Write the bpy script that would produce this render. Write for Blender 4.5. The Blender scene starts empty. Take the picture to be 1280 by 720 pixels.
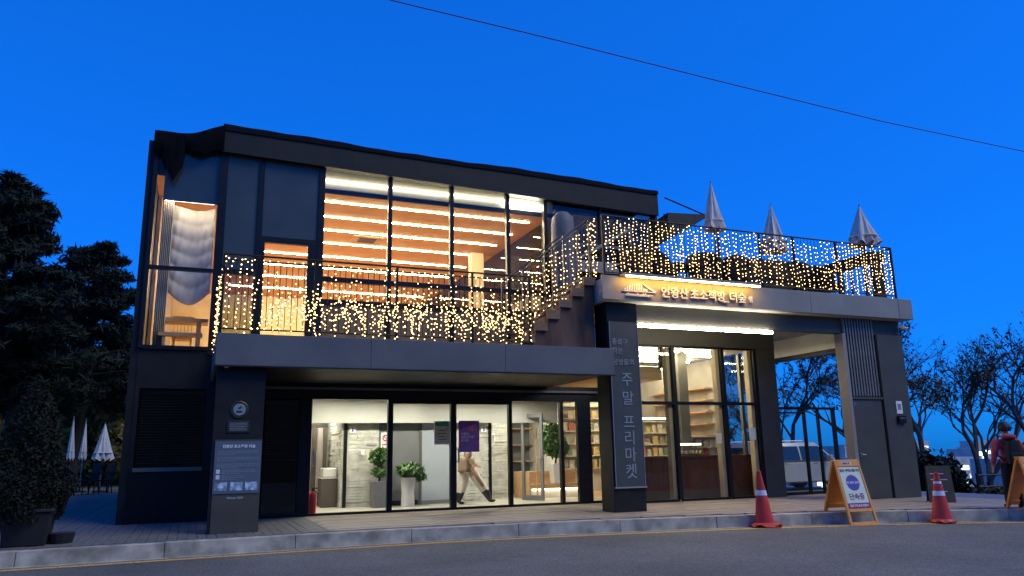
import bpy, bmesh, math, random
import numpy as np
from mathutils import Vector, Matrix
from math import sin, cos, pi, radians, sqrt, atan2

random.seed(7); np.random.seed(7)
SC = bpy.context.scene
COL = SC.collection

# ------------------------------------------------------------------ camera, sky, sun, exposure
YAW, PIT, ROLL = radians(22.5), radians(12.3), radians(1.03)
fw = Vector((sin(YAW)*cos(PIT), cos(YAW)*cos(PIT), sin(PIT)))
r0 = Vector((cos(YAW), -sin(YAW), 0)); u0 = r0.cross(fw)
rt = r0*cos(ROLL) - u0*sin(ROLL); up = r0*sin(ROLL) + u0*cos(ROLL)
cam = bpy.data.cameras.new('camera'); camo = bpy.data.objects.new('camera', cam); COL.objects.link(camo)
cam.sensor_fit = 'HORIZONTAL'; cam.sensor_width = 36; cam.lens = 36*950/1280
cam.clip_start = .1; cam.clip_end = 20000
camo.matrix_world = Matrix(((rt.x, up.x, -fw.x, 0), (rt.y, up.y, -fw.y, 0), (rt.z, up.z, -fw.z, 1.25), (0, 0, 0, 1)))
SC.camera = camo

SUN_EL, SUN_AZ = radians(50), radians(136)        # azimuth clockwise from +Y
w = bpy.data.worlds.new('World'); SC.world = w; w.use_nodes = True
nt = w.node_tree; nt.nodes.clear()
sky = nt.nodes.new('ShaderNodeTexSky'); sky.sky_type = 'NISHITA'; sky.sun_disc = False
sky.sun_elevation = SUN_EL; sky.sun_rotation = SUN_AZ; sky.altitude = 300
sky.air_density = 1.0; sky.dust_density = 1.2; sky.ozone_density = 4.0
mul = nt.nodes.new('ShaderNodeMix'); mul.data_type = 'RGBA'; mul.blend_type = 'MULTIPLY'; mul.inputs[0].default_value = 1
mul.inputs[7].default_value = (.11, 3.05, 11.4, 1)   # blue hour: the low red is gone from the air
sca = nt.nodes.new('ShaderNodeMix'); sca.data_type = 'RGBA'; sca.blend_type = 'MULTIPLY'; sca.inputs[0].default_value = 1; sca.inputs[7].default_value = (.1, .1, .1, 1)
gam = nt.nodes.new('ShaderNodeGamma'); gam.inputs[1].default_value = .55
bg = nt.nodes.new('ShaderNodeBackground'); bg.inputs[1].default_value = .10
wo = nt.nodes.new('ShaderNodeOutputWorld')
nt.links.new(sky.outputs[0], sca.inputs[6]); nt.links.new(sca.outputs[2], gam.inputs[0]); nt.links.new(gam.outputs[0], mul.inputs[6]); nt.links.new(mul.outputs[2], bg.inputs[0]); nt.links.new(bg.outputs[0], wo.inputs[0])

sl = bpy.data.lights.new('sun', 'SUN'); so = bpy.data.objects.new('sun', sl); COL.objects.link(so)
sl.energy = 1.25; sl.angle = radians(34); sl.color = (1, .92, .56)
sd = Vector((sin(SUN_AZ)*cos(SUN_EL), cos(SUN_AZ)*cos(SUN_EL), sin(SUN_EL)))
so.rotation_euler = sd.to_track_quat('Z', 'Y').to_euler(); so.location = (10, -20, 20)

SC.view_settings.view_transform = 'Standard'; SC.view_settings.look = 'None'
SC.view_settings.exposure = .38; SC.view_settings.gamma = 1; SC.view_settings.use_curve_mapping = False
SC.cycles.use_denoising = True; SC.cycles.max_bounces = 10; SC.cycles.transparent_max_bounces = 24
SC.cycles.sample_clamp_indirect = 4; SC.cycles.caustics_reflective = False; SC.cycles.caustics_refractive = False

# ------------------------------------------------------------------ materials
M = {}
def pm(name, rgb, rough=.6, metal=0, var=.15, scale=6, bump=0, bscale=60, spec=.4, stretch=(1, 1, 1), tint=None):
    m = bpy.data.materials.new(name); m.use_nodes = True; n = m.node_tree.nodes; L = m.node_tree.links
    b = n['Principled BSDF']; b.inputs['Roughness'].default_value = rough; b.inputs['Metallic'].default_value = metal
    b.inputs['Specular IOR Level'].default_value = spec
    tc = n.new('ShaderNodeTexCoord'); mp = n.new('ShaderNodeMapping'); mp.inputs['Scale'].default_value = stretch
    L.new(tc.outputs['Object'], mp.inputs[0])
    nz = n.new('ShaderNodeTexNoise'); nz.inputs['Scale'].default_value = scale; nz.inputs['Detail'].default_value = 6
    L.new(mp.outputs[0], nz.inputs[0])
    mx = n.new('ShaderNodeMix'); mx.data_type = 'RGBA'
    t = tint or rgb
    mx.inputs[6].default_value = (*[c*(1-var) for c in rgb], 1); mx.inputs[7].default_value = (*[min(1, c*(1+var)) for c in t], 1)
    rp = n.new('ShaderNodeMapRange'); rp.inputs[1].default_value = .3; rp.inputs[2].default_value = .7
    L.new(nz.outputs[0], rp.inputs[0]); L.new(rp.outputs[0], mx.inputs[0]); L.new(mx.outputs[2], b.inputs['Base Color'])
    if rough < .95:
        r2 = n.new('ShaderNodeMapRange'); r2.inputs[3].default_value = max(.02, rough*.85); r2.inputs[4].default_value = min(1, rough*1.2)
        L.new(nz.outputs[0], r2.inputs[0]); L.new(r2.outputs[0], b.inputs['Roughness'])
    if bump:
        n2 = n.new('ShaderNodeTexNoise'); n2.inputs['Scale'].default_value = bscale; n2.inputs['Detail'].default_value = 4
        L.new(mp.outputs[0], n2.inputs[0])
        bp = n.new('ShaderNodeBump'); bp.inputs['Strength'].default_value = bump; bp.inputs['Distance'].default_value = .02
        L.new(n2.outputs[0], bp.inputs['Height']); L.new(bp.outputs[0], b.inputs['Normal'])
    M[name] = m; return m
def em(name, rgb, s, sample=True):
    m = bpy.data.materials.new(name); m.use_nodes = True; n = m.node_tree.nodes; n.clear()
    e = n.new('ShaderNodeEmission'); e.inputs[0].default_value = (*rgb, 1); e.inputs[1].default_value = s
    o = n.new('ShaderNodeOutputMaterial'); m.node_tree.links.new(e.outputs[0], o.inputs[0])
    if not sample: m.cycles.emission_sampling = 'NONE'
    M[name] = m; return m
def glass(name, tint=(.94, .96, .95), k=1.5, rough=.01):
    m = bpy.data.materials.new(name); m.use_nodes = True; n = m.node_tree.nodes; n.clear(); L = m.node_tree.links
    t = n.new('ShaderNodeBsdfTransparent'); t.inputs[0].default_value = (*tint, 1)
    g = n.new('ShaderNodeBsdfGlossy'); g.inputs['Roughness'].default_value = rough
    f = n.new('ShaderNodeLayerWeight'); pw_ = n.new('ShaderNodeMath'); pw_.operation = 'POWER'; pw_.inputs[1].default_value = 5
    L.new(f.outputs['Facing'], pw_.inputs[0])
    mm = n.new('ShaderNodeMath'); mm.operation = 'MULTIPLY_ADD'; mm.inputs[1].default_value = .9; mm.inputs[2].default_value = .025*k; mm.use_clamp = True
    x = n.new('ShaderNodeMixShader'); o = n.new('ShaderNodeOutputMaterial')
    L.new(pw_.outputs[0], mm.inputs[0]); L.new(mm.outputs[0], x.inputs[0]); L.new(t.outputs[0], x.inputs[1]); L.new(g.outputs[0], x.inputs[2]); L.new(x.outputs[0], o.inputs[0])
    M[name] = m; return m

pm('cladding', (.015, .0145, .013), .5, .1, .25, 2.5, .05, 30, spec=.3)
pm('cladding_grey', (.080, .074, .058), .5, .2, .12, 2, .05, 40)
pm('fascia', (.15, .15, .14), .45, .35, .10, 1.2, .04, 25)
pm('fascia_grey', (.30, .275, .225), .5, .2, .10, 1.5, .04, 25)
pm('black_frame', (.010, .011, .012), .38, .4, .2, 8)
pm('roof_edge', (.008, .009, .011), .85, 0, .3, 4, .3, 12, spec=.12)
pm('tarp', (.004, .005, .007), .9, 0, .3, 5, .4, 9, spec=.06)
pm('spandrel', (.055, .068, .072), .3, .1, .12, 1.5)
pm('soffit', (.42, .41, .39), .85, 0, .12, 3, .25, 18)
pm('beam_white', (.72, .72, .66), .7, 0, .10, 2)
pm('rust_wall', (.085, .055, .040), .85, 0, .5, 1.6, .2, 30, stretch=(1.5, 1.5, .35), tint=(.13, .075, .052))
pm('tread_wood', (.20, .125, .075), .6, 0, .3, 3, .1, 40, stretch=(1, 8, 8))
pm('steel', (.35, .34, .32), .35, .9, .1, 8)
pm('louvre_metal', (.22, .205, .18), .45, .3, .15, 6)
pm('rail_grey', (.07, .068, .065), .4, .6, .2, 9)
pm('rail_dark', (.018, .017, .016), .45, .6, .2, 9)
pm('wood_ceiling', (.62, .315, .065), .55, 0, .10, 2.2, .03, 30, stretch=(.6, 3, 3))
pm('wood_floor', (.62, .44, .26), .5, 0, .2, 3, .02, 30, stretch=(.5, 5, 5))
pm('plaster', (.78, .76, .70), .85, 0, .05, 2, .05, 40)
pm('bulkhead_paint', (.46, .46, .42), .85, 0, .05, 2)
pm('wall_warm', (.66, .55, .38), .8, 0, .12, 2)
pm('low_panel', (.20, .135, .075), .55, 0, .2, 2, .03, 30)
pm('stone', (.55, .54, .48), .85, 0, .22, 5, .4, 40)
pm('lobby_floor', (.42, .40, .33), .45, 0, .10, 1.2)
pm('door_grey', (.19, .195, .20), .45, .2, .08, 2)
pm('panel_blue', (.36, .40, .45), .5, 0, .06, 1.5)
pm('stall_brown', (.085, .068, .055), .5, 0, .12, 3)
pm('stall_pink', (.36, .31, .29), .5, 0, .08, 3)
pm('ceramic', (.75, .74, .70), .25, 0, .05, 4)
pm('white_plastic', (.72, .71, .66), .4, 0, .05, 5)
pm('asphalt', (.125, .118, .104), .8, 0, .45, 45, .9, 130, spec=.3, tint=(.175, .165, .147))
pm('yellow_paint', (.62, .37, .09), .75, 0, .55, 22, .4, 120)
pm('kerb_stone', (.36, .33, .27), .85, 0, .42, 3.5, .35, 60)
pm('deck_grey', (.13, .125, .12), .65, 0, .25, 4, .15, 40, stretch=(6, .5, 6))
pm('deck_brown', (.30, .235, .175), .6, 0, .28, 4, .15, 40, stretch=(.5, 6, 6))
pm('ground', (.06, .055, .04), .95, 0, .4, 1.5, .5, 10)
pm('bark', (.035, .028, .022), .9, 0, .35, 6, .6, 20, stretch=(3, 3, .6))
pm('needles', (.010, .019, .012), .9, 0, .4, 1.2)
pm('cypress_leaf', (.013, .017, .010), .95, 0, .45, 4)
pm('maple_leaf', (.06, .018, .016), .8, 0, .4, 3)
pm('hedge_leaf_lit', (.36, .29, .08), .8, 0, .5, 1.5, tint=(.38, .32, .10))  # bank foliage: lamplight put into the leaf colour, no lamp stands there
pm('dry_leaf', (.075, .062, .038), .8, 0, .5, 1.5)
pm('twig', (.06, .055, .052), .9, 0, .3, 6)
pm('indoor_leaf', (.09, .17, .05), .5, 0, .4, 12)
pm('pot_black', (.018, .018, .02), .6, 0, .2, 5)
pm('pot_brown', (.06, .045, .035), .7, 0, .25, 6)
pm('pot_grey', (.14, .14, .145), .6, 0, .1, 6)
pm('pot_white', (.70, .69, .66), .35, 0, .06, 6)
pm('canvas', (.66, .60, .53), .85, 0, .12, 6, .15, 80)
pm('canvas_white', (.68, .68, .68), .85, 0, .10, 5, .15, 80)
pm('awning', (.06, .052, .045), .8, 0, .2, 5)
pm('rattan', (.020, .016, .013), .7, 0, .3, 30, .5, 90)
pm('pole_wood', (.24, .16, .09), .6, 0, .2, 10)
pm('cone_red', (.55, .045, .028), .42, 0, .18, 5, .05, 40)
pm('reflective', (.72, .74, .76), .35, .2, .06, 8)
pm('sign_orange', (.72, .27, .035), .42, 0, .12, 5)
pm('sign_orange2', (.78, .33, .07), .42, 0, .10, 5)
pm('sign_face', (.64, .72, .58), .5, 0, .05, 4)
pm('sign_blue', (.055, .075, .35), .5, 0, .06, 4)
pm('sign_red', (.38, .04, .12), .5, 0, .08, 4)
pm('sign_purple', (.24, .035, .13), .5, 0, .08, 4)
pm('ink', (.04, .035, .035), .6, 0, .1, 4)
pm('letter_white', (.80, .80, .78), .5, 0, .04, 4)
pm('letter_grey', (.60, .66, .70), .5, 0, .06, 4)
pm('banner_letter', (.27, .30, .31), .5, 0, .08, 6)
pm('letter_dim', (.22, .25, .28), .5, 0, .1, 6)
pm('chalkboard', (.018, .018, .016), .7, 0, .3, 5)
pm('board_brown', (.07, .06, .045), .7, 0, .2, 5)
pm('banner', (.055, .066, .066), .55, 0, .12, 3, .1, 8)
pm('info_panel', (.115, .145, .185), .35, .1, .06, 3)
pm('photo_tone', (.26, .36, .46), .35, 0, .7, 14, tint=(.35, .47, .58))
pm('bronze', (.075, .070, .050), .4, .8, .25, 12, .2, 40)
pm('poster_purple', (.20, .055, .33), .45, 0, .25, 3)
pm('poster_violet', (.34, .13, .44), .45, 0, .2, 4)
pm('poster_pink', (.62, .22, .25), .5, 0, .3, 10)
pm('poster_green', (.05, .32, .13), .5, 0, .1, 5)
pm('poster_ochre', (.60, .52, .30), .5, 0, .2, 8)
pm('paper', (.70, .72, .60), .6, 0, .06, 6)
pm('paper_white', (.78, .78, .76), .6, 0, .04, 6)
pm('red_paint', (.50, .02, .02), .3, 0, .1, 6)
pm('car_silver', (.50, .49, .46), .3, .15, .05, 3)
pm('car_white', (.70, .71, .72), .3, 0, .04, 3)
pm('car_glass', (.02, .025, .03), .08, 0, .1, 2, spec=.8)
pm('rubber', (.015, .015, .016), .8, 0, .2, 10)
pm('skin', (.50, .31, .23), .55, 0, .08, 10)
pm('hair', (.010, .009, .008), .6, 0, .3, 40, .3, 120)
pm('jacket_beige', (.30, .21, .13), .8, 0, .18, 8, .2, 40)
pm('trousers_cream', (.66, .58, .45), .8, 0, .14, 8, .2, 40)
pm('boot_black', (.014, .013, .013), .4, 0, .2, 8)
pm('jacket_red', (.42, .05, .05), .75, 0, .35, 7, .2, 40)
pm('cloth_black', (.014, .014, .016), .8, 0, .3, 8, .2, 40)
pm('wood_counter', (.13, .048, .025), .45, 0, .25, 3, .03, 30, stretch=(4, 4, .6))
pm('wood_light', (.55, .34, .17), .5, 0, .2, 3, .03, 30, stretch=(.6, 5, 5))
pm('shelf_white', (.62, .60, .54), .6, 0, .06, 4)
pm('drape', (.78, .72, .62), .9, 0, .06, 3)
pm('curtain', (.42, .37, .31), .9, 0, .12, 3)
pm('far_wall', (.42, .44, .46), .9, 0, .2, .2)
pm('cable_red', (.10, .022, .03), .7, 0, .1, 3)
for i, c in enumerate([(.55, .50, .42), (.45, .12, .08), (.10, .16, .28), (.60, .46, .20), (.16, .24, .14), (.30, .27, .25)]):
    pm('book%d' % i, c, .6, 0, .15, 12)
glass('clear_glass', (.95, .96, .95), .6); glass('dark_glass', (.55, .58, .60), 1.4); glass('car_window', (.10, .12, .14), 2)
glass('shop_glass', (.85, .86, .84), 1.1)
em('led_warm', (1, .88, .55), 9); am = M['asphalt'].node_tree; an = am.nodes; tcn = [k for k in an if k.type == 'TEX_COORD'][0]; bsd = an['Principled BSDF']; src_ = bsd.inputs['Base Color'].links[0].from_socket
bn_ = an.new('ShaderNodeTexNoise'); bn_.inputs['Scale'].default_value = .45; bn_.inputs['Detail'].default_value = 7; bn_.inputs['Roughness'].default_value = .65; am.links.new(tcn.outputs['Object'], bn_.inputs[0])
br_ = an.new('ShaderNodeMapRange'); br_.inputs[1].default_value = .3; br_.inputs[2].default_value = .72; br_.inputs[3].default_value = .72; br_.inputs[4].default_value = 1.25; am.links.new(bn_.outputs[0], br_.inputs[0])
bm_ = an.new('ShaderNodeVectorMath'); bm_.operation = 'SCALE'; am.links.new(src_, bm_.inputs[0]); am.links.new(br_.outputs[0], bm_.inputs['Scale']); am.links.new(bm_.outputs[0], bsd.inputs['Base Color'])
em('led_bay_fill', (1, .86, .70), 30); em('led_hall', (1, .78, .45), 108); em('led_white', (1, .93, .72), 38); em('led_sign', (1, .58, .15), 38)
em('downlight', (1, .95, .80), 420); em('bulb', (1, .60, .22), 9, False); em('led_shop', (1, .86, .58), 60)
em('lamp_glow', (1, .88, .6), 16); em('city_light', (.70, .88, 1.0), 3, False); em('city_warm', (1, .35, .2), 1.5, False); em('bench_light', (1, .82, .5), 10)

# ------------------------------------------------------------------ mesh helpers
class MB:
    def __init__(s): s.v = []; s.f = []
    def add(s, vs, fs):
        o = len(s.v); s.v += [tuple(v) for v in vs]; s.f += [tuple(i+o for i in f) for f in fs]; return s
    def box(s, x0, x1, y0, y1, z0, z1):
        return s.add([(x, y, z) for z in (z0, z1) for y in (y0, y1) for x in (x0, x1)],
                     [(0, 2, 3, 1), (4, 5, 7, 6), (0, 1, 5, 4), (2, 6, 7, 3), (0, 4, 6, 2), (1, 3, 7, 5)])
    def hexa(s, b, t):      # four bottom, four top points
        return s.add(list(b)+list(t), [(3, 2, 1, 0), (4, 5, 6, 7), (0, 1, 5, 4), (1, 2, 6, 5), (2, 3, 7, 6), (3, 0, 4, 7)])
    def tube(s, pts, rad, n=8, cap=True):
        pts = [Vector(p) for p in pts]; rad = rad if hasattr(rad, '__len__') else [rad]*len(pts)
        o = len(s.v); ref = None
        for i, p in enumerate(pts):
            d = (pts[min(i+1, len(pts)-1)] - pts[max(i-1, 0)]).normalized()
            if ref is None: ref = Vector((0, 0, 1)) if abs(d.z) < .9 else Vector((1, 0, 0))
            a = d.cross(ref).normalized(); b = d.cross(a)
            ref = -b if False else ref
            for k in range(n):
                t = 2*pi*k/n; s.v.append(tuple(p + (a*cos(t) + b*sin(t))*rad[i]))
        for i in range(len(pts)-1):
            for k in range(n):
                k2 = (k+1) % n; s.f.append((o+i*n+k, o+i*n+k2, o+(i+1)*n+k2, o+(i+1)*n+k))
        if cap: s.f.append(tuple(o+k for k in range(n))[::-1]); s.f.append(tuple(o+(len(pts)-1)*n+k for k in range(n)))
        return s
    def lathe(s, prof, c=(0, 0, 0), n=20):
        o = len(s.v)
        for r, z in prof:
            for k in range(n): t = 2*pi*k/n; s.v.append((c[0]+r*cos(t), c[1]+r*sin(t), c[2]+z))
        for i in range(len(prof)-1):
            for k in range(n):
                k2 = (k+1) % n; s.f.append((o+i*n+k, o+i*n+k2, o+(i+1)*n+k2, o+(i+1)*n+k))
        s.f.append(tuple(o+k for k in range(n))[::-1]); s.f.append(tuple(o+(len(prof)-1)*n+k for k in range(n)))
        return s
    def prism(s, poly, y0, y1):     # poly in x,z extruded along y
        n = len(poly); o = len(s.v)
        s.v += [(x, y0, z) for x, z in poly] + [(x, y1, z) for x, z in poly]
        s.f.append(tuple(o+i for i in range(n))); s.f.append(tuple(o+n+i for i in range(n))[::-1])
        for i in range(n): j = (i+1) % n; s.f.append((o+j, o+i, o+n+i, o+n+j))
        return s
    def grid(s, fn, nu, nv):
        o = len(s.v)
        for i in range(nu+1):
            for j in range(nv+1): s.v.append(tuple(fn(i/nu, j/nv)))
        for i in range(nu):
            for j in range(nv): a = o+i*(nv+1)+j; s.f.append((a, a+nv+1, a+nv+2, a+1))
        return s
    def octa(s, c, r):
        x, y, z = c
        return s.add([(x+r, y, z), (x-r, y, z), (x, y+r, z), (x, y-r, z), (x, y, z+r), (x, y, z-r)],
                     [(0, 2, 4), (2, 1, 4), (1, 3, 4), (3, 0, 4), (2, 0, 5), (1, 2, 5), (3, 1, 5), (0, 3, 5)])
    def move(s, d=(0, 0, 0), rz=0, sc=1):
        R = Matrix.Rotation(rz, 3, 'Z'); d = Vector(d); s.v = [tuple(R @ (Vector(v)*sc) + d) for v in s.v]; return s
    def mesh(s, name):
        m = bpy.data.meshes.new(name); m.from_pydata(s.v, [], s.f); m.validate(); m.update(); return m
BASE = {}
def thing(name, label, cat, loc=(0, 0, 0), group=None, kind=None):
    o = bpy.data.objects.new(name, None); COL.objects.link(o); o.location = loc; o.empty_display_size = .2
    BASE[o.name] = Vector(loc); return tag(o, label, cat, group, kind)
def tag(o, label=None, cat=None, group=None, kind=None):
    if label: o['label'] = label
    if cat: o['category'] = cat
    if group: o['group'] = group
    if kind: o['kind'] = kind
    return o
def obj(name, mb, mat, parent=None, smooth=False, bevel=0, solid=0, fixn=True):
    me = mb if isinstance(mb, bpy.types.Mesh) else mb.mesh(name)
    for mm in (mat if isinstance(mat, (list, tuple)) else [mat]): me.materials.append(M[mm])
    if fixn and len(me.polygons) < 60000:
        b = bmesh.new(); b.from_mesh(me); bmesh.ops.recalc_face_normals(b, faces=b.faces)
        if bevel:
            es = [e for e in b.edges if len(e.link_faces) == 2 and e.calc_face_angle(0) > .6]
            bmesh.ops.bevel(b, geom=es, offset=bevel, segments=1, affect='EDGES', profile=.5, clamp_overlap=True)
        b.to_mesh(me); b.free()
    if smooth:
        me.polygons.foreach_set('use_smooth', [True]*len(me.polygons)); me.set_sharp_from_angle(angle=radians(40))
    o = bpy.data.objects.new(name, me); COL.objects.link(o)
    if parent:
        o.parent = parent
        if parent.name in BASE: o.matrix_parent_inverse = Matrix.Translation(BASE[parent.name]).inverted()
    return o
def bx(name, mat, parent, *b, bevel=0): return obj(name, MB().box(*b), mat, parent, bevel=bevel)
def share(src, name, parent, loc=(0, 0, 0), rz=0, scale=(1, 1, 1)):   # another piece that shares a mesh
    o = bpy.data.objects.new(name, src.data); COL.objects.link(o); o.parent = parent
    if parent.name in BASE: o.matrix_parent_inverse = Matrix.Translation(BASE[parent.name]).inverted()
    o.location = loc; o.rotation_euler = (0, 0, rz); o.scale = scale; return o
KIDS = {}
def kids(o): return [c for c in bpy.data.objects if c.parent == o]
def dup(root, loc, rz=0, label=None, scale=1):
    def cp(o, par):
        c = o.copy(); COL.objects.link(c)
        if par: c.parent = par
        for ch in kids(o): cp(ch, c)
        return c
    r = cp(root, None); r.location = loc; r.rotation_euler = (0, 0, rz); r.scale = (scale,)*3
    if label: r['label'] = label
    return r
def text(name, s, size, mat, parent, loc, face='front', extrude=.004, fat=0, rz=0, align='CENTER', tilt=None, sx=1):
    cu = bpy.data.curves.new('t', 'FONT'); cu.body = s; cu.size = size; cu.extrude = extrude; cu.offset = fat
    cu.align_x = align; cu.align_y = 'CENTER'; cu.resolution_u = 3
    o = bpy.data.objects.new('t', cu); COL.objects.link(o)
    me = bpy.data.meshes.new_from_object(o.evaluated_get(bpy.context.evaluated_depsgraph_get()))
    bpy.data.objects.remove(o); bpy.data.curves.remove(cu)
    T = Matrix.Translation(loc) @ (tilt if tilt else Matrix.Rotation(rz, 4, 'Z') @ Matrix.Rotation(pi/2, 4, 'X')) @ Matrix.Diagonal((sx, 1, 1, 1))
    me.transform(T); me.materials.clear()
    return obj(name, me, mat, parent, fixn=False)
def leaves(pts, size, jit=.4, aspect=1.6, up=0.0, rng=np.random):
    """leaf-sized quads scattered at pts (N,3)"""
    n = len(pts); pts = np.asarray(pts, float)
    a = rng.normal(size=(n, 3)); a[:, 2] *= (1-up); a /= np.linalg.norm(a, axis=1)[:, None]
    b = np.cross(a, rng.normal(size=(n, 3))); b /= np.linalg.norm(b, axis=1)[:, None]
    s = size*(1+jit*rng.uniform(-1, 1, n))[:, None]
    A = a*s*aspect*.5; B = b*s*.5
    v = np.stack([pts-A, pts+B*.9, pts+A, pts-B*.9], 1).reshape(-1, 3)
    me = bpy.data.meshes.new('leaves'); me.vertices.add(4*n); me.vertices.foreach_set('co', v.ravel())
    me.loops.add(4*n); me.loops.foreach_set('vertex_index', np.arange(4*n, dtype=np.int32))
    me.polygons.add(n); me.polygons.foreach_set('loop_start', np.arange(0, 4*n, 4, dtype=np.int32))
    me.update(calc_edges=True); return me

# ------------------------------------------------------------------ the setting: ground, road, kerb, paving
def hgt(x, y):
    d = max(0, (x-19.5)/9) + max(0, (y-26)/16) if x > 12 else 0
    z = -.55 - 1.1*min(1, d) if d else -.55
    far = max(0, sqrt(x*x+y*y)-48)
    z -= min(95, far*.30) if y > -10 or x > 20 else 0
    if y < -16: z = -.55 + min(26, (-16-y)*.42) + .5*sin(x*.21)+.4*sin(y*.3+x*.1)
    if x < 6 and y > 42: z += min(1, (y-42)/10)*1.5 + min(9, max(0, far*.30))*1.0
    return z
gx = sorted(set(list(np.linspace(-60, 90, 61)) + [-6000, -2500, -1000, -400, -150, 150, 250, 420, 800, 1600, 3000, 6000]))
gy = sorted(set(list(np.linspace(-40, 110, 61)) + [-3000, -900, -300, -100, 160, 260, 420, 800, 1600, 3000, 6500, 9000]))
g = MB(); g.v = [(x, y, hgt(x, y)) for x in gx for y in gy]
ny = len(gy); g.f = [(i*ny+j, (i+1)*ny+j, (i+1)*ny+j+1, i*ny+j+1) for i in range(len(gx)-1) for j in range(ny-1)]
tag(obj('ground', g, 'ground', smooth=True), 'dark earth and hillside falling away behind the cafe', kind='structure')

KP = [(-30, 14.2), (-12, 13.5), (-2.5, 13.48), (3, 13.6), (5.5, 13.45), (8, 13.05), (10.2, 12.6), (12.9, 11.8), (15.4, 10.68), (20, 8.3), (28, 3.5), (36, -3)]
def cr(P, t):
    i = min(int(t), len(P)-2); f = t-i
    p0, p1, p2, p3 = [np.array(P[min(max(k, 0), len(P)-1)], float) for k in (i-1, i, i+1, i+2)]
    return .5*((2*p1)+(-p0+p2)*f+(2*p0-5*p1+4*p2-p3)*f*f+(-p0+3*p1-3*p2+p3)*f**3)
KC = [cr(KP, t) for t in np.linspace(0, len(KP)-1, 1200)]
kd = np.concatenate([[0], np.cumsum([np.linalg.norm(KC[i+1]-KC[i]) for i in range(len(KC)-1)])])
def kerb_at(s):
    i = int(np.searchsorted(kd, s)); i = min(max(i, 1), len(KC)-1); f = (s-kd[i-1])/(kd[i]-kd[i-1]); p = KC[i-1]*(1-f)+KC[i]*f
    t = (KC[i]-KC[i-1]); t /= np.linalg.norm(t); return p, np.array([-t[1], t[0]])     # normal points to the building
def kerb_y(x):
    for i in range(len(KC)-1):
        if KC[i][0] <= x <= KC[i+1][0]: f = (x-KC[i][0])/(KC[i+1][0]-KC[i][0]+1e-9); return KC[i][1]*(1-f)+KC[i+1][1]*f
    return KC[-1][1]
RZ = -.23
def ribbon(a, b, z, s0=0, s1=None, n=160):
    s1 = s1 or kd[-1]; m = MB()
    def fn(u, v):
        p, nn = kerb_at(s0+(s1-s0)*u); q = p+nn*(a+(b-a)*v); return (q[0], q[1], z)
    return m.grid(fn, n, 1)
rm = MB().grid(lambda u, v: (lambda q: (q[0], q[1], RZ))((lambda pn: pn[0]+pn[1]*(.03-26*v))(kerb_at(kd[-1]*u))), 60, 1)
# the carriageway also runs past behind the camera: one wide sheet
road = MB().add([(-60, -14, RZ-.002), (60, -14, RZ-.002), (60, 14.3, RZ-.002), (-60, 14.3, RZ-.002)], [(0, 1, 2, 3)])
tag(obj('road', road, 'asphalt'), 'dark grey asphalt road in front of the kerb', kind='structure')
tag(obj('gutter', ribbon(-.16, .02, RZ+.002), 'kerb_stone'), 'pale dusty strip of concrete along the foot of the kerb', kind='structure')
tag(obj('road_line', ribbon(-.45, -.27, RZ+.004), 'yellow_paint'), 'worn yellow edge line painted on the road', kind='structure')
kerb = thing('kerb', 'grey granite kerb stones along the road edge', None, (0, 13.5, RZ), kind='structure'); del_ = kerb.pop('category', None)
s = 0; k = 0
while s < kd[-1]-2:
    Ls = 1.98; p0, n0 = kerb_at(s); p1, n1 = kerb_at(s+Ls-.008); dz = random.uniform(-.006, .006); dn = random.uniform(-.008, .008)
    w_ = .24; bt = []
    for zz, sh in ((RZ-.05, 0), (-.01+dz, .025)):
        a, b = p0+n0*(dn+sh), p1+n1*(dn+sh); c, d = p1+n1*(w_), p0+n0*(w_)
        bt.append([(q[0], q[1], zz) for q in (a, b, c, d)])
    obj('kerb_stone', MB().hexa(bt[0], bt[1]), 'kerb_stone', kerb, bevel=.008); s += Ls; k += 1
# paving behind the kerb
pav = MB()
def pfn(u, v):
    x = -30+60*u; y0 = kerb_y(x)+.2; y1 = 55 if x < 2.3 else (26 if x < 21 else kerb_y(x)+5)
    return (x, y0+(y1-y0)*v, -.10)
pav.grid(pfn, 120, 1)
tag(obj('pavement', pav, 'pot_grey'), 'flat concrete base under the decking', kind='structure')
deck = thing('deck', 'wooden decking boards in front of and beside the cafe', None, (0, 15, -.09), kind='structure')
deck.pop('category', None)
x = -9.0
while x < 2.3:      # boards running away from the road on the left
    y0 = kerb_y(x+.07)+.26; bx('deck_board', 'deck_grey', deck, x, x+.142, y0, 44, -.09, random.uniform(-.004, .002)); x += .15
y = 10.6
while y < 17.5:     # boards running along the front on the right
    y1 = y+.142
    xs = [2.3] + [v for v in np.arange(4.1+random.uniform(0, 1.5), 17, 2.9)] + [17.7]
    for a, b in zip(xs[:-1], xs[1:]):
        lo, hi = a, b-.006
        # keep the part behind the kerb
        pts = [t for t in np.linspace(lo, hi, 13) if kerb_y(t)+.27 < y]
        if len(pts) < 2: continue
        lo2, hi2 = (lo if kerb_y(lo)+.27 < y else pts[0]), hi
        bx('deck_board', 'deck_brown', deck, lo2, hi2, y, y1, -.09, random.uniform(-.004, .003))
    y += .15

# ------------------------------------------------------------------ main cafe building
FY = 17.6
cafe = thing('cafe_building', 'two storey dark cafe with glass upper hall and flat canopy over the doors', 'building', (5, 20, 0))
def cb(name, mat, *b, bevel=0): return bx(name, mat, cafe, *b, bevel=bevel)
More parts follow.
